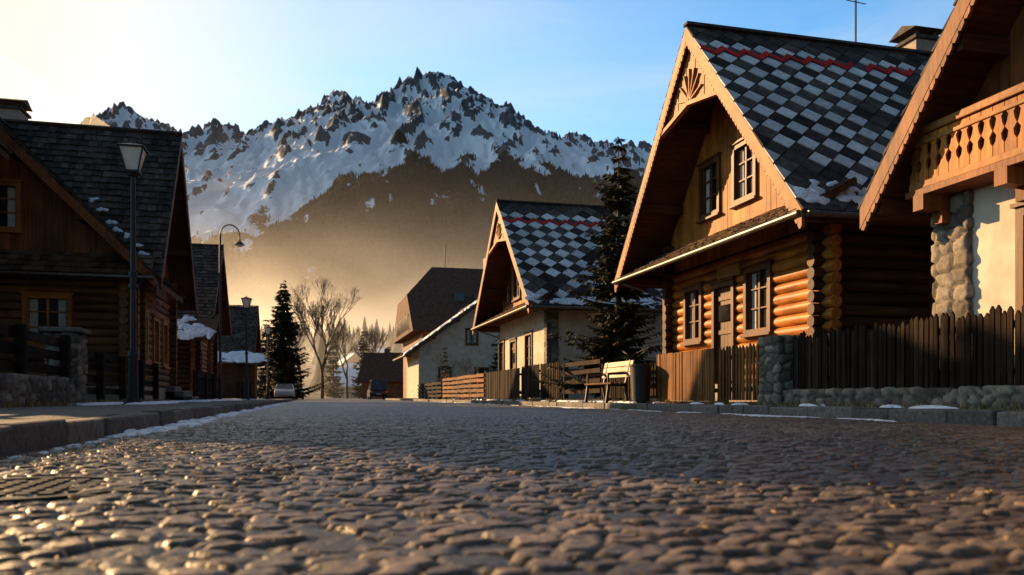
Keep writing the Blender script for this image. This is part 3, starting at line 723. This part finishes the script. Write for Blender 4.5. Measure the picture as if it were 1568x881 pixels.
stone_block('stone_wall',-4.3,-3.95,-2,14.9,.05,.56,.24,.04,amp=.06)
stone_block('stone_gate_pillar',-4.4,-3.9,14.95,15.5,.05,1.35,.22,.025)
c=MB(); c.box(-4.47,-3.83,14.88,15.57,1.385,1.46); c.obj('pillar_cap_stone',M['kerb'],bevel=.02)
slats('rail_fence',-4.12,-2,14.7,(.72,.96,1.2),M['fence_dark'],.14,1.9,.5)
slats('rail_fence',-4.3,15.8,23.6,(.4,.65,.9,1.1),M['fence_dark'],.13,1.7)
pickets('picket_fence',-4.35,31.6,39,.2,1.3,M['fence_dark'],.09,.02,9,.03)
pickets('picket_fence',-4.35,48.6,57.5,.2,1.2,M['fence_dark'],.09,.02,10,.03)
c=MB(); 
for i in range(3): c.box(-4.9,-4.0-.28*i,29,30.4,.1,.3+.17*i)
c.obj('stone_steps',M['kerb'],bevel=.02)
# ---------------------------------------------------------------- bench, bin
be=empty('park_bench',(6.8,17.7,.14)); s=MB()
for i in range(4): s.box(6.47+i*.11,6.56+i*.11,16.8,18.6,.57,.605)
s.obj('seat',M['fence_warm'],be,bevel=.005); s=MB()
for i in range(3):
    z=.74+i*.13; s.prism([(6.93+.03*i,16.8,z),(6.96+.03*i,16.8,z-.01),(6.985+.03*i,16.8,z+.1),(6.955+.03*i,16.8,z+.11)],(0,1.8,0))
s.obj('backrest',wood('bench_backrest_wood',(.4,.28,.16),(.6,.45,.28),'y',.5),be)
s=MB()
for y in(17.0,18.4):
    s.beam((6.5,y,.56),(6.44,y,.14),.06,.06,(0,1,0)); s.beam((6.88,y,.56),(6.96,y,.14),.06,.06,(0,1,0)); s.box(6.46,6.92,y-.03,y+.03,.52,.568)
    s.beam((6.9,y,.54),(7.03,y,1.12),.05,.06,(0,1,0)); s.beam((6.48,y,.8),(6.95,y,.82),.05,.05,(0,1,0)); s.beam((6.49,y,.6),(6.49,y,.8),.04,.04,(0,1,0))
s.obj('cast_legs',M['iron'],be)
tb=empty('litter_bin',(7.0,16.2,.14)); s=MB(); s.cyl((7.0,16.35,.2),(7.0,16.35,.95),.2,.24,16); s.obj('bin_body',M['iron'],tb,smooth=True)
s=MB(); s.cyl((7.0,16.35,.955),(7.0,16.35,1.0),.26,.26,16); s.cyl((7.0,16.35,.14),(7.0,16.35,.2),.12,.12,12); s.obj('bin_rim_and_foot',M['iron'],tb)
# ---------------------------------------------------------------- lamps
def lantern_lamp(x,y,z0,h):
    e=empty('street_lamp',(x,y,z0)); s=MB(); n=14
    s.cyl((x,y,z0),(x,y,z0+.12),.17,.15,n); s.cyl((x,y,z0+.12),(x,y,z0+.9),.10,.085,n); s.cyl((x,y,z0+.9),(x,y,z0+1.0),.12,.09,n)
    s.cyl((x,y,z0+1.0),(x,y,h-.62),.06,.045,n); s.cyl((x,y,h*.5),(x,y,h*.5+.08),.08,.08,n); s.cyl((x,y,h-.66),(x,y,h-.6),.09,.12,n)
    s.cyl((x,y,z0+2.2),(x,y,z0+2.26),.085,.085,n)
    s.obj('pole',M['iron'],e,smooth=True)
    g_=MB(); b0,b1=.10,.20; zb,zt=h-.56,h-.16
    g_.add([(x+i*b0,y+j*b0,zb) for i,j in((-1,-1),(1,-1),(1,1),(-1,1))]+[(x+i*b1,y+j*b1,zt) for i,j in((-1,-1),(1,-1),(1,1),(-1,1))],[(0,1,2,3),(4,5,6,7)]+[(i,(i+1)%4,4+(i+1)%4,4+i) for i in range(4)])
    g_.obj('lantern_glass',M['lampglass'],e)
    s=MB()
    for i,j in((-1,-1),(1,-1),(1,1),(-1,1)): s.beam((x+i*b0*1.05,y+j*b0*1.05,zb-.02),(x+i*b1*1.05,y+j*b1*1.05,zt+.01),.025,.025,(0,1,0))
    q=b1+.04; s.box(x-q,x+q,y-q,y+q,zt,zt+.03); s.box(x-b0-.03,x+b0+.03,y-b0-.03,y+b0+.03,zb-.05,zb-.005)
    s.add([(x-q,y-q,zt+.031),(x+q,y-q,zt+.031),(x+q,y+q,zt+.031),(x-q,y+q,zt+.031),(x,y,zt+.13)],[(0,1,4),(1,2,4),(2,3,4),(3,0,4),(0,3,2,1)])
    s.cyl((x,y,zt+.10),(x,y,zt+.18),.03,.015,8)
    s.obj('lantern_frame_and_cap',M['iron'],e)
lantern_lamp(-3.3,16.3,.14,5.1); lantern_lamp(-3.1,40,.14,5.1); lantern_lamp(-3.0,56.4,.14,5.1)
e=empty('curved_street_lamp',(-4.0,38.2,.14)); s=MB(); x,y=-4.1,38.2
s.cyl((x,y,.14),(x,y,1.2),.1,.09,12); s.cyl((x,y,1.2),(x,y,7.6),.06,.045,10); pr=(x,y,7.6)
for i in range(1,11):
    t=math.pi*i/10; p=(x+.42-.42*math.cos(t),y,7.6+.5*math.sin(t)); s.cyl(pr,p,.03,.03,8); pr=p
s.cyl(pr,(pr[0],y,7.35),.03,.03,8); s.obj('pole_and_arm',M['iron'],e,smooth=True)
s=MB(); s.cyl((pr[0],y,7.38),(pr[0],y,7.2),.06,.24,14); s.obj('shade',M['iron'],e,smooth=True); s=MB(); s.cyl((pr[0],y,7.2),(pr[0],y,7.12),.17,.09,12); s.obj('diffuser',M['lampglass'],e,smooth=True)
# ---------------------------------------------------------------- trees
def spruce(name,x,y,z0,h,rad,seed,mat=None,dens=1.0,tw=.2):
    r=random.Random(seed); e=empty(name,(x,y,z0)); s=MB(); s.cyl((x,y,z0),(x,y,z0+h*.97),h*.014+.03,.012,9)
    V=[];z=.05
    while z<.985:
        L=rad*((1-z)**.85)*1.0+.06; nb=max(3,int((9*dens)*(.5+.5*(1-z))))
        a0=r.uniform(0,6.28); lay=r.uniform(.7,1.15)
        for b_ in range(nb):
            a=a0+6.2832*b_/nb+r.uniform(-.25,.25); l=L*lay*r.uniform(.55,1.2); dr=r.uniform(.05,.42)
            if r.random()<.06: continue
            p0=Vector((x,y,z0+z*h)); dirv=Vector((math.cos(a),math.sin(a),0)); sd_=Vector((-math.sin(a),math.cos(a),0))
            pts=lambda q: p0+dirv*l*q+Vector((0,0,1))*(-dr*l*q+.28*l*q*q)
            if l>.35: s.cyl(pts(0),pts(.95),.012+.012*l,.004,4)
            st=.048*max(1,h/10)/dens; n=max(3,int(l/st))
            for i in range(n):
                q=(i+.6)/n
                if q<.1: continue
                c_=pts(q)
                for sg_ in(-1,1,0):
                    tl=tw*max(.45,(1.25-q))*r.uniform(.6,1.3)*(1 if l>.4 else .6)
                    d_=(sd_*sg_*.9+dirv*r.uniform(.3,.9)+Vector((0,0,r.uniform(-.85,.05)))).normalized()
                    wv=d_.cross(Vector((r.uniform(-.6,.6),r.uniform(-.6,.6),1))).normalized()*tl*.17
                    V+= [c_-wv*.5,c_+wv*.5,c_+d_*tl*.6+wv,c_+d_*tl,c_+d_*tl*.6-wv]
        z+=.27/h*r.uniform(.75,1.3)/dens
    s.obj('trunk_and_branches',M['bark'],e)
    V=np.array([tuple(v) for v in V]); F=np.arange(len(V)).reshape(-1,5); npmesh('needles',V,F,mat or M['needle'],e,smooth=False)
spruce('spruce_tree',9.0,22.7,.17,8.2,2.0,1,dens=1.0,tw=.34)
spruce('spruce_tree',-3.1,88.4,0,13,3.8,2,dens=.85,tw=.75)
spruce('spruce_tree',7.9,49,.17,3.2,.85,3,dens=.9,tw=.28)
spruce('spruce_tree',-5.5,100,0,10,2.4,4,dens=.6,tw=.8)
spruce('spruce_tree',-10,105,0,12,2.6,6,dens=.6,tw=.8)
spruce('spruce_tree',13.2,57,.17,5,1.3,16,dens=.8,tw=.4)
spruce('spruce_tree',9,150,0,13,3,26,dens=.5,tw=1.0)
spruce('spruce_tree',15,165,0,11,3,27,dens=.5,tw=1.0)
spruce('spruce_tree',4,170,0,14,3.2,28,dens=.5,tw=1.0)
def bare(name,x,y,z0,h,seed,mat,depth=7,r0=.28,spread=.5):
    r=random.Random(seed); e=empty(name,(x,y,z0)); s=MB()
    def go(p,d,l,rad,n):
        q=p+d*l*.5+Vector((r.uniform(-1,1),r.uniform(-1,1),0))*l*.05; q2=p+d*l
        s.cyl(p,q,rad,rad*.85,6 if n>3 else 3); s.cyl(q,q2,rad*.85,rad*.7,6 if n>3 else 3)
        if n==0:return
        k=r.choice((2,3,3))
        for i in range(k):
            nd=(d+Vector((r.uniform(-1,1),r.uniform(-1,1),r.uniform(-.1,.9)))*spread*1.25).normalized()
            go(q2,nd,l*r.uniform(.62,.88),rad*.66,n-1)
    go(Vector((x,y,z0)),Vector((0,0,1)),h*.22,r0,depth); s.obj('trunk_and_branches',mat,e)
bare('bare_tree',1.2,118,0,18,5,M['barebark'],8,.3,.42)
bare('bare_tree',5,124,0,13,8,M['barebark'],7,.22,.5)
bare('bare_tree',-2,132,0,16,9,M['barebark'],8,.28,.42)
bare('bare_tree',10,140,0,14,19,M['barebark'],7,.28,.45)
bare('bare_shrub',9.3,56,.17,4.2,12,M['barebark'],6,.06,.7)
bare('bare_shrub',9.9,52,.17,3.4,13,M['barebark'],6,.05,.8)
tf=MB(); r=random.Random(9)
for i in range(5200):
    if r.random()<.6: x=r.uniform(7.12,7.32) ;y=r.uniform(4,30)
    else: x=r.uniform(-3.98,-3.75);y=r.uniform(4,24)
    h=r.uniform(.03,.12);a=r.uniform(0,6.28);dx,dy=math.cos(a)*.008,math.sin(a)*.008;lx,ly=r.uniform(-.05,.05),r.uniform(-.05,.05)
    tf.add([(x-dx,y-dy,.13),(x+dx,y+dy,.13),(x+lx,y+ly,.14+h)],[(0,1,2)])
tf.obj('dry_grass',M['leaf'])
# ---------------------------------------------------------------- cars
def car(name,x,y,z,yaw,paint,van=False):
    e=empty(name,(x,y,z)); R=Matrix.Rotation(yaw,3,'Z')
    T=lambda p:tuple(R@Vector(p)+Vector((x,y,z)))
    H=1.95 if van else 1.46; hw=.88
    b_=MB(T); prof=[(-2.15,.3),(-2.2,.55),(-2.15,.85),(-1.9,.98),(1.05 if not van else 1.5,1.02),(1.95,.86),(2.15,.7),(2.2,.42),(2.1,.28)]
    b_.prism([(-hw,p[0],p[1]) for p in prof],(2*hw,0,0)); b_.obj('body',paint,e,bevel=.07)
    g_=MB(T); ya,yb=(-2.0,1.5) if van else (-1.75,1.05); ta,tb_=(-1.85,.75) if van else (-1.15,.25)
    g_.add([(-hw+.06,ya,.97),(hw-.06,ya,.97),(hw-.06,yb,.97),(-hw+.06,yb,.97),(-hw+.22,ta,H-.03),(hw-.22,ta,H-.03),(hw-.22,tb_,H-.03),(-hw+.22,tb_,H-.03)],[(3,2,1,0),(4,5,6,7)]+[(i,(i+1)%4,4+(i+1)%4,4+i) for i in range(4)]); g_.obj('windows',M['glass'],e)
    t=MB(T); t.box(-hw+.2,hw-.2,ta-.02,tb_+.02,H-.035,H+.02)
    for sx in(-1,1):
        for (y0,y1) in((ya,ta),(yb,tb_),(-.4,-.42)): t.beam((sx*(hw-.05),y0,.98),(sx*(hw-.2),y1,H-.01),.06,.07,(0,1,0))
        t.box(sx*(hw+.02)-.09+ (0.09*sx),sx*(hw+.02)+.09+(.09*sx),.85,.97,.98,1.12)
    t.obj('roof_pillars_mirrors',paint,e,bevel=.02)
    wl=MB(T);rm=MB(T)
    for sx in(-1,1):
        for yy in(-1.35,1.35):
            wl.cyl((sx*(hw-.2),yy,.32),(sx*(hw+.01),yy,.32),.32,.32,20); rm.cyl((sx*(hw),yy,.32),(sx*(hw+.02),yy,.32),.2,.19,14)
    wl.obj('tyres',M['rubber'],e); rm.obj('rims',M['paint_silver'],e)
    l=MB(T)
    for sx in(-1,1): l.box(sx*.68-.16,sx*.68+.16,2.08,2.2,.6,.74)
    l.obj('headlamps',M['lampglass'],e); l=MB(T)
    for sx in(-1,1): l.box(sx*.7-.12,sx*.7+.12,-2.21,-2.12,.68,.86)
    l.obj('tail_lamps',M['redlamp'],e)
    l=MB(T); l.box(-.26,.26,-2.23,-2.19,.5,.62);l.box(-.5,.5,2.17,2.215,.42,.56); l.obj('plate_and_grille',M['curtain'],e)
car('parked_car',-2.6,78,0.01,math.pi,M['paint_silver']); car('parked_van',6.3,82,.01,0,M['paint_black'],True)
car('parked_car',-2.0,98,.01,math.pi,M['paint_black'])
# ---------------------------------------------------------------- foothill
def fh(l,d): 
    return np.clip((d-170)/330,0,1)**1.3*30+np.clip((d-500)/1200,0,1)*50+ (fbm(l/180.,d/180.,4,60)*10)*np.clip((d-170)/300,0,1)-.2
ll=np.linspace(-900,900,181);dd=np.linspace(150,1500,136); D,Lg=np.meshgrid(dd,ll,indexing='ij'); Zf=fh(Lg,D)
Xw=Lg*CT+D*ST;Yw=-Lg*ST+D*CT
npmesh('foothill',np.stack([Xw,Yw,Zf],-1).reshape(-1,3),gridF(len(dd),len(ll)),M['ground'])
def cones(name,P,H,mat,seed=0,sides=6,tiers=3):
    rg=np.random.default_rng(seed); V=[];F=[];n=len(P);base=0
    for t in range(tiers):
        zb=H*(.08+t*.28);zt=H*(.55+t*.225);rr=H*(.17-.045*t)
        if tiers==1: zb=H*.02;zt=H;rr=H*.2
        a0=rg.uniform(0,6.28,n)
        vs=np.zeros((n,sides+1,3))
        for s_ in range(sides):
            a=a0+6.2832*s_/sides; q=rr*rg.uniform(.65,1.25,n); vs[:,s_,0]=P[:,0]+np.cos(a)*q;vs[:,s_,1]=P[:,1]+np.sin(a)*q;vs[:,s_,2]=P[:,2]+zb-rg.uniform(0,.06,n)*H
        vs[:,sides]=P; vs[:,sides,2]+=zt
        idx=np.arange(n)*(sides+1)+base
        for s_ in range(sides): F.append(np.stack([idx+s_,idx+(s_+1)%sides,idx+sides],1))
        V.append(vs.reshape(-1,3)); base+=n*(sides+1)
    return npmesh(name,np.concatenate(V),np.concatenate(F),mat,smooth=False)
M['forest']=plain('forest_needles',(.013,.018,.011),(.045,.048,.026),.05,.85,0,isl=(.5,1.5),spec=.1)
n=8500; l=rng.uniform(-700,500,n); d=rng.uniform(200,1500,n); keep=fbm(l/90.,d/90.,3,70)>-.25; l=l[keep];d=d[keep]; z=fh(l,d)
cones('distant_tree_line',np.stack([l*CT+d*ST,-l*ST+d*CT,z],1),rng.uniform(8,19,len(l)),M['forest'],1,7,3)
def simple(name,px,d,zb,w_,l_,hw_,hr,yaw,wm,snowy):
    l=(px-784)/FP*d; x,y=cw(l,d); e=empty(name,(x,y,zb)); R=Matrix.Rotation(yaw,3,'Z'); T=lambda p:tuple(R@Vector(p)+Vector((x,y,zb)))
    a=MB(T); a.prism([(-w_/2,-l_/2,-1),(w_/2,-l_/2,-1),(w_/2,-l_/2,hw_),(0,-l_/2,hw_+hr*.92),(-w_/2,-l_/2,hw_)],(0,l_,0)); a.obj('walls',wm,e)
    a=MB(T); k=hr/(w_/2); o=.6
    for s in(-1,1): a.prism([(0,-l_/2-o,hw_+hr+.1),(s*(w_/2+o),-l_/2-o,hw_-o*k+.1),(s*(w_/2+o),-l_/2-o,hw_-o*k+.35),(0,-l_/2-o,hw_+hr+.35)],(0,l_+2*o,0))
    a.obj('roof',M['snow'] if snowy else M['tbrown'],e)
    a=MB(T); 
    for i in(-1,1):
        for z in(1,3.4):
            if z<hw_-.8: a.box(i*w_/4-.5,i*w_/4+.5,-l_/2-.03,-l_/2+.1,z,z+1.2)
    a.box(.8,1.5,1,1.7,hw_+hr*.3,hw_+hr+1); a.obj('windows_and_chimney',M['tdark'],e)
zz=lambda px,d: float(fh(np.array([(px-784)/FP*d]),np.array([d]))[0])
for px,d,w_,l_,a,wm,sn_ in((603,120,6,8,1.2,'board_dark',False),(560,230,9,11,1.4,'plaster',True),(535,270,9,11,.3,'board_dark',True),(580,300,10,12,1.3,'plaster',True),(590,180,8,9,1.3,'board_dark',False),(545,340,10,12,.8,'plaster',True),(515,300,9,11,1.2,'board_dark',True),(570,380,10,12,.4,'plaster',True),(550,175,8,9,1.2,'plaster',True)):
    simple('village_house',px,d,zz(px,d) if d>170 else 0,w_,l_,3.0,3.6,a,M[wm],sn_)
# ---------------------------------------------------------------- mountains
def P3(px,py,D): return ((px-784)/FP*D,D,(608-py)/FP*D)
sk=[(-900,560,4300),(-500,480,4300),(-200,380,4400),(0,262,4400),(60,222,4400),(115,192,4350),(150,168,4300),(195,158,4300),(218,180,4320),(290,197,4350),(330,184,4300),(378,198,4350),(420,187,4350),(450,170,4300),(480,160,4280),(505,142,4250),(520,138,4250),(542,150,4280),(570,152,4300),(600,132,4250),(622,117,4220),(640,110,4200),(658,114,4220),(678,107,4200),(700,117,4220),(715,127,4250),(735,142,4280),(757,157,4300),(790,172,4300),(815,187,4300),(840,202,4300),(870,205,4300),(910,212,4300),(950,217,4300),(1010,222,4300),(1150,250,4300),(1350,310,4300),(1600,400,4300),(1900,480,4300)]
R_=[sk,
 [(640,110,4200),(605,180,3950),(545,228,3750),(500,290,3500),(420,335,3200)],
 [(678,107,4200),(690,165,3950),(664,205,3700),(655,242,3300)],
 [(715,127,4250),(770,190,4000),(850,238,3750),(960,278,3500),(1100,320,3300)],
 [(520,138,4250),(488,200,4000),(430,250,3700),(350,305,3300),(300,360,3000)],
 [(450,170,4300),(400,215,4050),(330,262,3800),(270,310,3500)],
 [(330,184,4300),(300,240,4000),(262,290,3700)],
 [(195,158,4300),(180,220,4000),(150,300,3600),(120,380,3200)],
 [(840,202,4300),(885,245,4000),(950,285,3700)],[(910,212,4300),(1000,265,3900),(1080,300,3600)],
 [(570,152,4300),(575,200,4080),(560,240,3900)],
 [(770,190,4000),(740,240,3750),(790,270,3500)],
 [(655,242,3300),(600,262,3100),(540,290,2950),(470,338,2700),(400,395,2450),(330,450,2200)],
 [(655,242,3300),(720,262,3150),(800,287,3100),(900,302,3050),(1100,340,2900)],
 [(655,242,3300),(640,330,2850),(600,430,2400),(560,530,2000)],
 [(720,262,3150),(740,350,2700),(750,450,2300)],[(800,287,3100),(860,370,2700),(900,470,2300)],
 [(150,300,3600),(60,360,3100),(-60,430,2700)],[(262,290,3700),(230,370,3100),(200,450,2600)]]
D0=1300
ll=np.arange(-4300,4300,8.3);dd=np.arange(D0,4750,8.3); D,Lg=np.meshgrid(dd,ll,indexing='ij')
wl=Lg+60*fbm(Lg/420.,D/420.,3,101)+10*fbm(Lg/90.,D/90.,3,103); wd=D+60*fbm(Lg/420.,D/420.,3,111)+10*fbm(Lg/90.,D/90.,3,113)
Hh=np.full(D.shape,-200.)
for pl in R_:
    for (a,b_) in zip(pl,pl[1:]):
        A=P3(*a);B=P3(*b_); dx,dy=B[0]-A[0],B[1]-A[1]; L2=dx*dx+dy*dy+1e-6
        t=np.clip(((wl-A[0])*dx+(wd-A[1])*dy)/L2,0,1); dist=np.hypot(wl-A[0]-t*dx,wd-A[1]-t*dy)
        z=A[2]+t*(B[2]-A[2])-np.where(dist<200,dist*.95,190+(dist-200)*.58)
        Hh=np.maximum(Hh,z)
ww=Lg+60*fbm(Lg/300.,D/300.,2,131); 
nz=ridged(Lg/420.,D/420.,6,120,.52); rib=ridged(ww/150.,D/520.,5,125,.55); rib2=ridged(ww/44.,D/170.,4,127,.55); n2=ridged(Lg/60.+3,D/60.,3,140,.5)
al=np.clip(Hh/1400,.12,1)
Hh=Hh+(nz-1.1)*60*al+(rib-1.0)*62*al+(rib2-1.0)*24*al**1.4+(n2-.95)*10*al
Hh=np.maximum(Hh,40*fbm(Lg/500.,D/500.,3,160)+60)
Hh=Hh*sstep(D0,2350,D)**.8-8*(D<D0+30)
px=(784+FP*Lg/D); el=Hh/D; nb=700; bi=np.clip(((px+300)/ (1900+300)*nb).astype(int),0,nb-1)
mx=np.zeros(nb); np.maximum.at(mx,bi.ravel(),el.ravel())
pc=-300+(np.arange(nb)+.5)*2200/nb
tg=(608-np.interp(pc,[s_[0] for s_ in sk],[s_[1] for s_ in sk]))/FP
jag=ridged(pc/42.,pc*0+3.3,5,199,.58); tg=tg+(jag-1.1)*8/FP
ratio=np.clip(tg/np.maximum(mx,.02),.6,1.5); kk=np.exp(-.5*(np.arange(-4,5)/1.3)**2); kk/=kk.sum(); ratio=np.convolve(np.pad(ratio,4,'edge'),kk,'valid')
wgt=sstep(3350,4000,D); Hh=Hh*(1+(np.interp(px,pc,ratio)-1)*wgt)
Xw=Lg*CT+D*ST;Yw=-Lg*ST+D*CT
def blur(a,n):
    a=a.copy()
    for _ in range(n): a[1:-1,1:-1]=(a[:-2,1:-1]+a[2:,1:-1]+a[1:-1,:-2]+a[1:-1,2:])/4
    return a
s1=blur(Hh,1); gy,gx=np.gradient(s1,8.3); slope=np.hypot(gx,gy)
sm=blur(s1,12); sL=blur(sm,60)
concave=np.clip((sm-Hh)/9,-1,1); conL=np.clip((sL-sm)/16,-1,1)
snow=1.58-slope*.42+concave*.50+conL*.34+.20*fbm(Lg/50.,D/130.,4,170)
snow=sstep(.30,.80,snow)
hill=np.exp(-((Lg+250)/430.)**2)*sstep(3600,3250,D)+.75*np.exp(-((Lg-450)/600.)**2)*sstep(3350,3050,D)
tl=300+540*np.clip(hill,0,1)+150*fbm(Lg/200.,D/200.,4,180)-conL*90
forest=sstep(70,-70,Hh-tl)*np.maximum(sstep(-.6,-.25,.6*fbm(Lg/90.,D/150.,4,190)-conL*.4),sstep(-220,-380,Hh-tl))
def mtmat():
    m,nt,b=newmat('mountain_rock_snow'); s=N(nt,'ShaderNodeAttribute',attribute_name='snow'); f=N(nt,'ShaderNodeAttribute',attribute_name='forest')
    n1=noise(nt,objco(nt),.03,10,.72); n2=noise(nt,objco(nt),.1,5,.6); n3=noise(nt,objco(nt,(1,1,.55)),.03,10,.72)
    rock=ramp(nt,n1,[(.3,(.042,.046,.055)),(.7,(.16,.165,.18))])
    sf=math_(nt,'ADD',s.outputs['Fac'],math_(nt,'MULTIPLY_ADD',n3,2.1,-1.05))
    sf2=ramp(nt,sf,[(.38,(0,0,0)),(.48,(1,1,1))])
    c=mix(nt,sf2,rock,(.90,.92,.96))
    fo=ramp(nt,n2,[(.35,(.010,.014,.014)),(.7,(.032,.036,.034))])
    ff=ramp(nt,math_(nt,'ADD',f.outputs['Fac'],math_(nt,'MULTIPLY',math_(nt,'SUBTRACT',n1,.5),1.4)),[(.4,(0,0,0)),(.6,(1,1,1))])
    c=mix(nt,ff,c,fo); nt.links.new(c,b.inputs['Base Color']); b.inputs['Roughness'].default_value=.9; b.inputs['Specular IOR Level'].default_value=.1
    bump(nt,b,n1,.8,12); return m
npmesh('mountain_range',np.stack([Xw,Yw,Hh],-1).reshape(-1,3),gridF(len(dd),len(ll)),mtmat(),attrs={'snow':snow,'forest':forest})
n=100000; li=rng.uniform(-1700,1500,n); di=rng.uniform(1450,3900,n)
ii=((di-D0)/8.3).astype(int);jj=((li+4300)/8.3).astype(int)
keep=(forest[ii,jj]>rng.uniform(.3,1,n))&(Hh[ii,jj]>40); li=li[keep][:28000];di=di[keep][:28000];ii=ii[keep][:28000];jj=jj[keep][:28000]
cones('mountain_forest',np.stack([li*CT+di*ST,-li*ST+di*CT,Hh[ii,jj]-1],1),rng.uniform(9,18,len(li)),M['forest'],2,5,1)
# ---------------------------------------------------------------- mist volumes
def volume(name,l0,l1,d0,d1,top,color,g_,kind,res=4,dens=.001,topf=None):
    ll=np.linspace(l0,l1,res);dd=np.linspace(d0,d1,res);D,Lg=np.meshgrid(dd,ll,indexing='ij'); Zt=topf(Lg,D) if topf else np.full(D.shape,float(top))
    Xw=Lg*CT+D*ST;Yw=-Lg*ST+D*CT
    V=np.concatenate([np.stack([Xw,Yw,Zt],-1).reshape(-1,3),np.stack([Xw,Yw,Zt*0-5],-1).reshape(-1,3)])
    F=gridF(res,res); F2=F[:,::-1]+res*res; ix=np.arange(res*res).reshape(res,res); ring=np.concatenate([ix[0,:-1],ix[:-1,-1],ix[-1,:0:-1],ix[:0:-1,0]])
    nx=np.roll(ring,-1); S_=np.stack([ring,ring+res*res,nx+res*res,nx],1)
    m=bpy.data.materials.new(name+'_volume'); m.use_nodes=True; nt=m.node_tree; nt.nodes.clear(); o=N(nt,'ShaderNodeOutputMaterial'); v=N(nt,'ShaderNodeVolumeScatter')
    v.inputs['Color'].default_value=(*color,1); v.inputs['Density'].default_value=dens; v.inputs['Anisotropy'].default_value=g_; nt.links.new(v.outputs[0],o.inputs['Volume'])
    if kind:
        P=objco(nt); z=dotv(nt,P,(0,0,1)); l=dotv(nt,P,(CT,-ST,0)); d=dotv(nt,P,(ST,CT,0))
        def gauss(h):
            zs=math_(nt,'MULTIPLY',z,1./h); return math_(nt,'EXPONENT',math_(nt,'MULTIPLY',math_(nt,'MULTIPLY',zs,zs),-1.))
        if kind=='valley':
            far=mrange(nt,d,600,1700,.05,1,True)
            nn=mrange(nt,noise(nt,objco(nt,(1,1,2.0)),.0055,3,.55,.4),.36,.64,.35,1.8)
            left=mrange(nt,l,-300,-1100,1,1.5,True)
            a=math_(nt,'MULTIPLY',math_(nt,'MULTIPLY',far,gauss(135)),math_(nt,'MULTIPLY',nn,left)); k=.0036
        else:
            a=math_(nt,'MULTIPLY',math_(nt,'MULTIPLY',mrange(nt,d,110,220,0,1,True),mrange(nt,d,330,560,1,0,True)),gauss(20)); k=.0036
        nt.links.new(math_(nt,'MULTIPLY',a,k),v.inputs['Density'])
    else:
        try: m.cycles.homogeneous_volume=True
        except Exception: pass
    ob=npmesh(name,V,np.concatenate([F,F2,S_]),m,smooth=False)
    bm=bmesh.new(); bm.from_mesh(ob.data); bmesh.ops.recalc_face_normals(bm,faces=bm.faces); bm.to_mesh(ob.data); bm.free(); return ob
volume('valley_mist',-1500,1000,565,2900,310,(1,.98,.95),.6,'valley')
volume('mountain_haze',-2000,-300,2920,4020,0,(1,.95,.87),.6,None,10,.00016,lambda l,d:np.clip(1350-(l+2000)*.68,180,1350)+d*0)
volume('near_mist',-240,220,108,560,52,(1,.98,.95),.6,'near')
print('objects',len(bpy.data.objects))
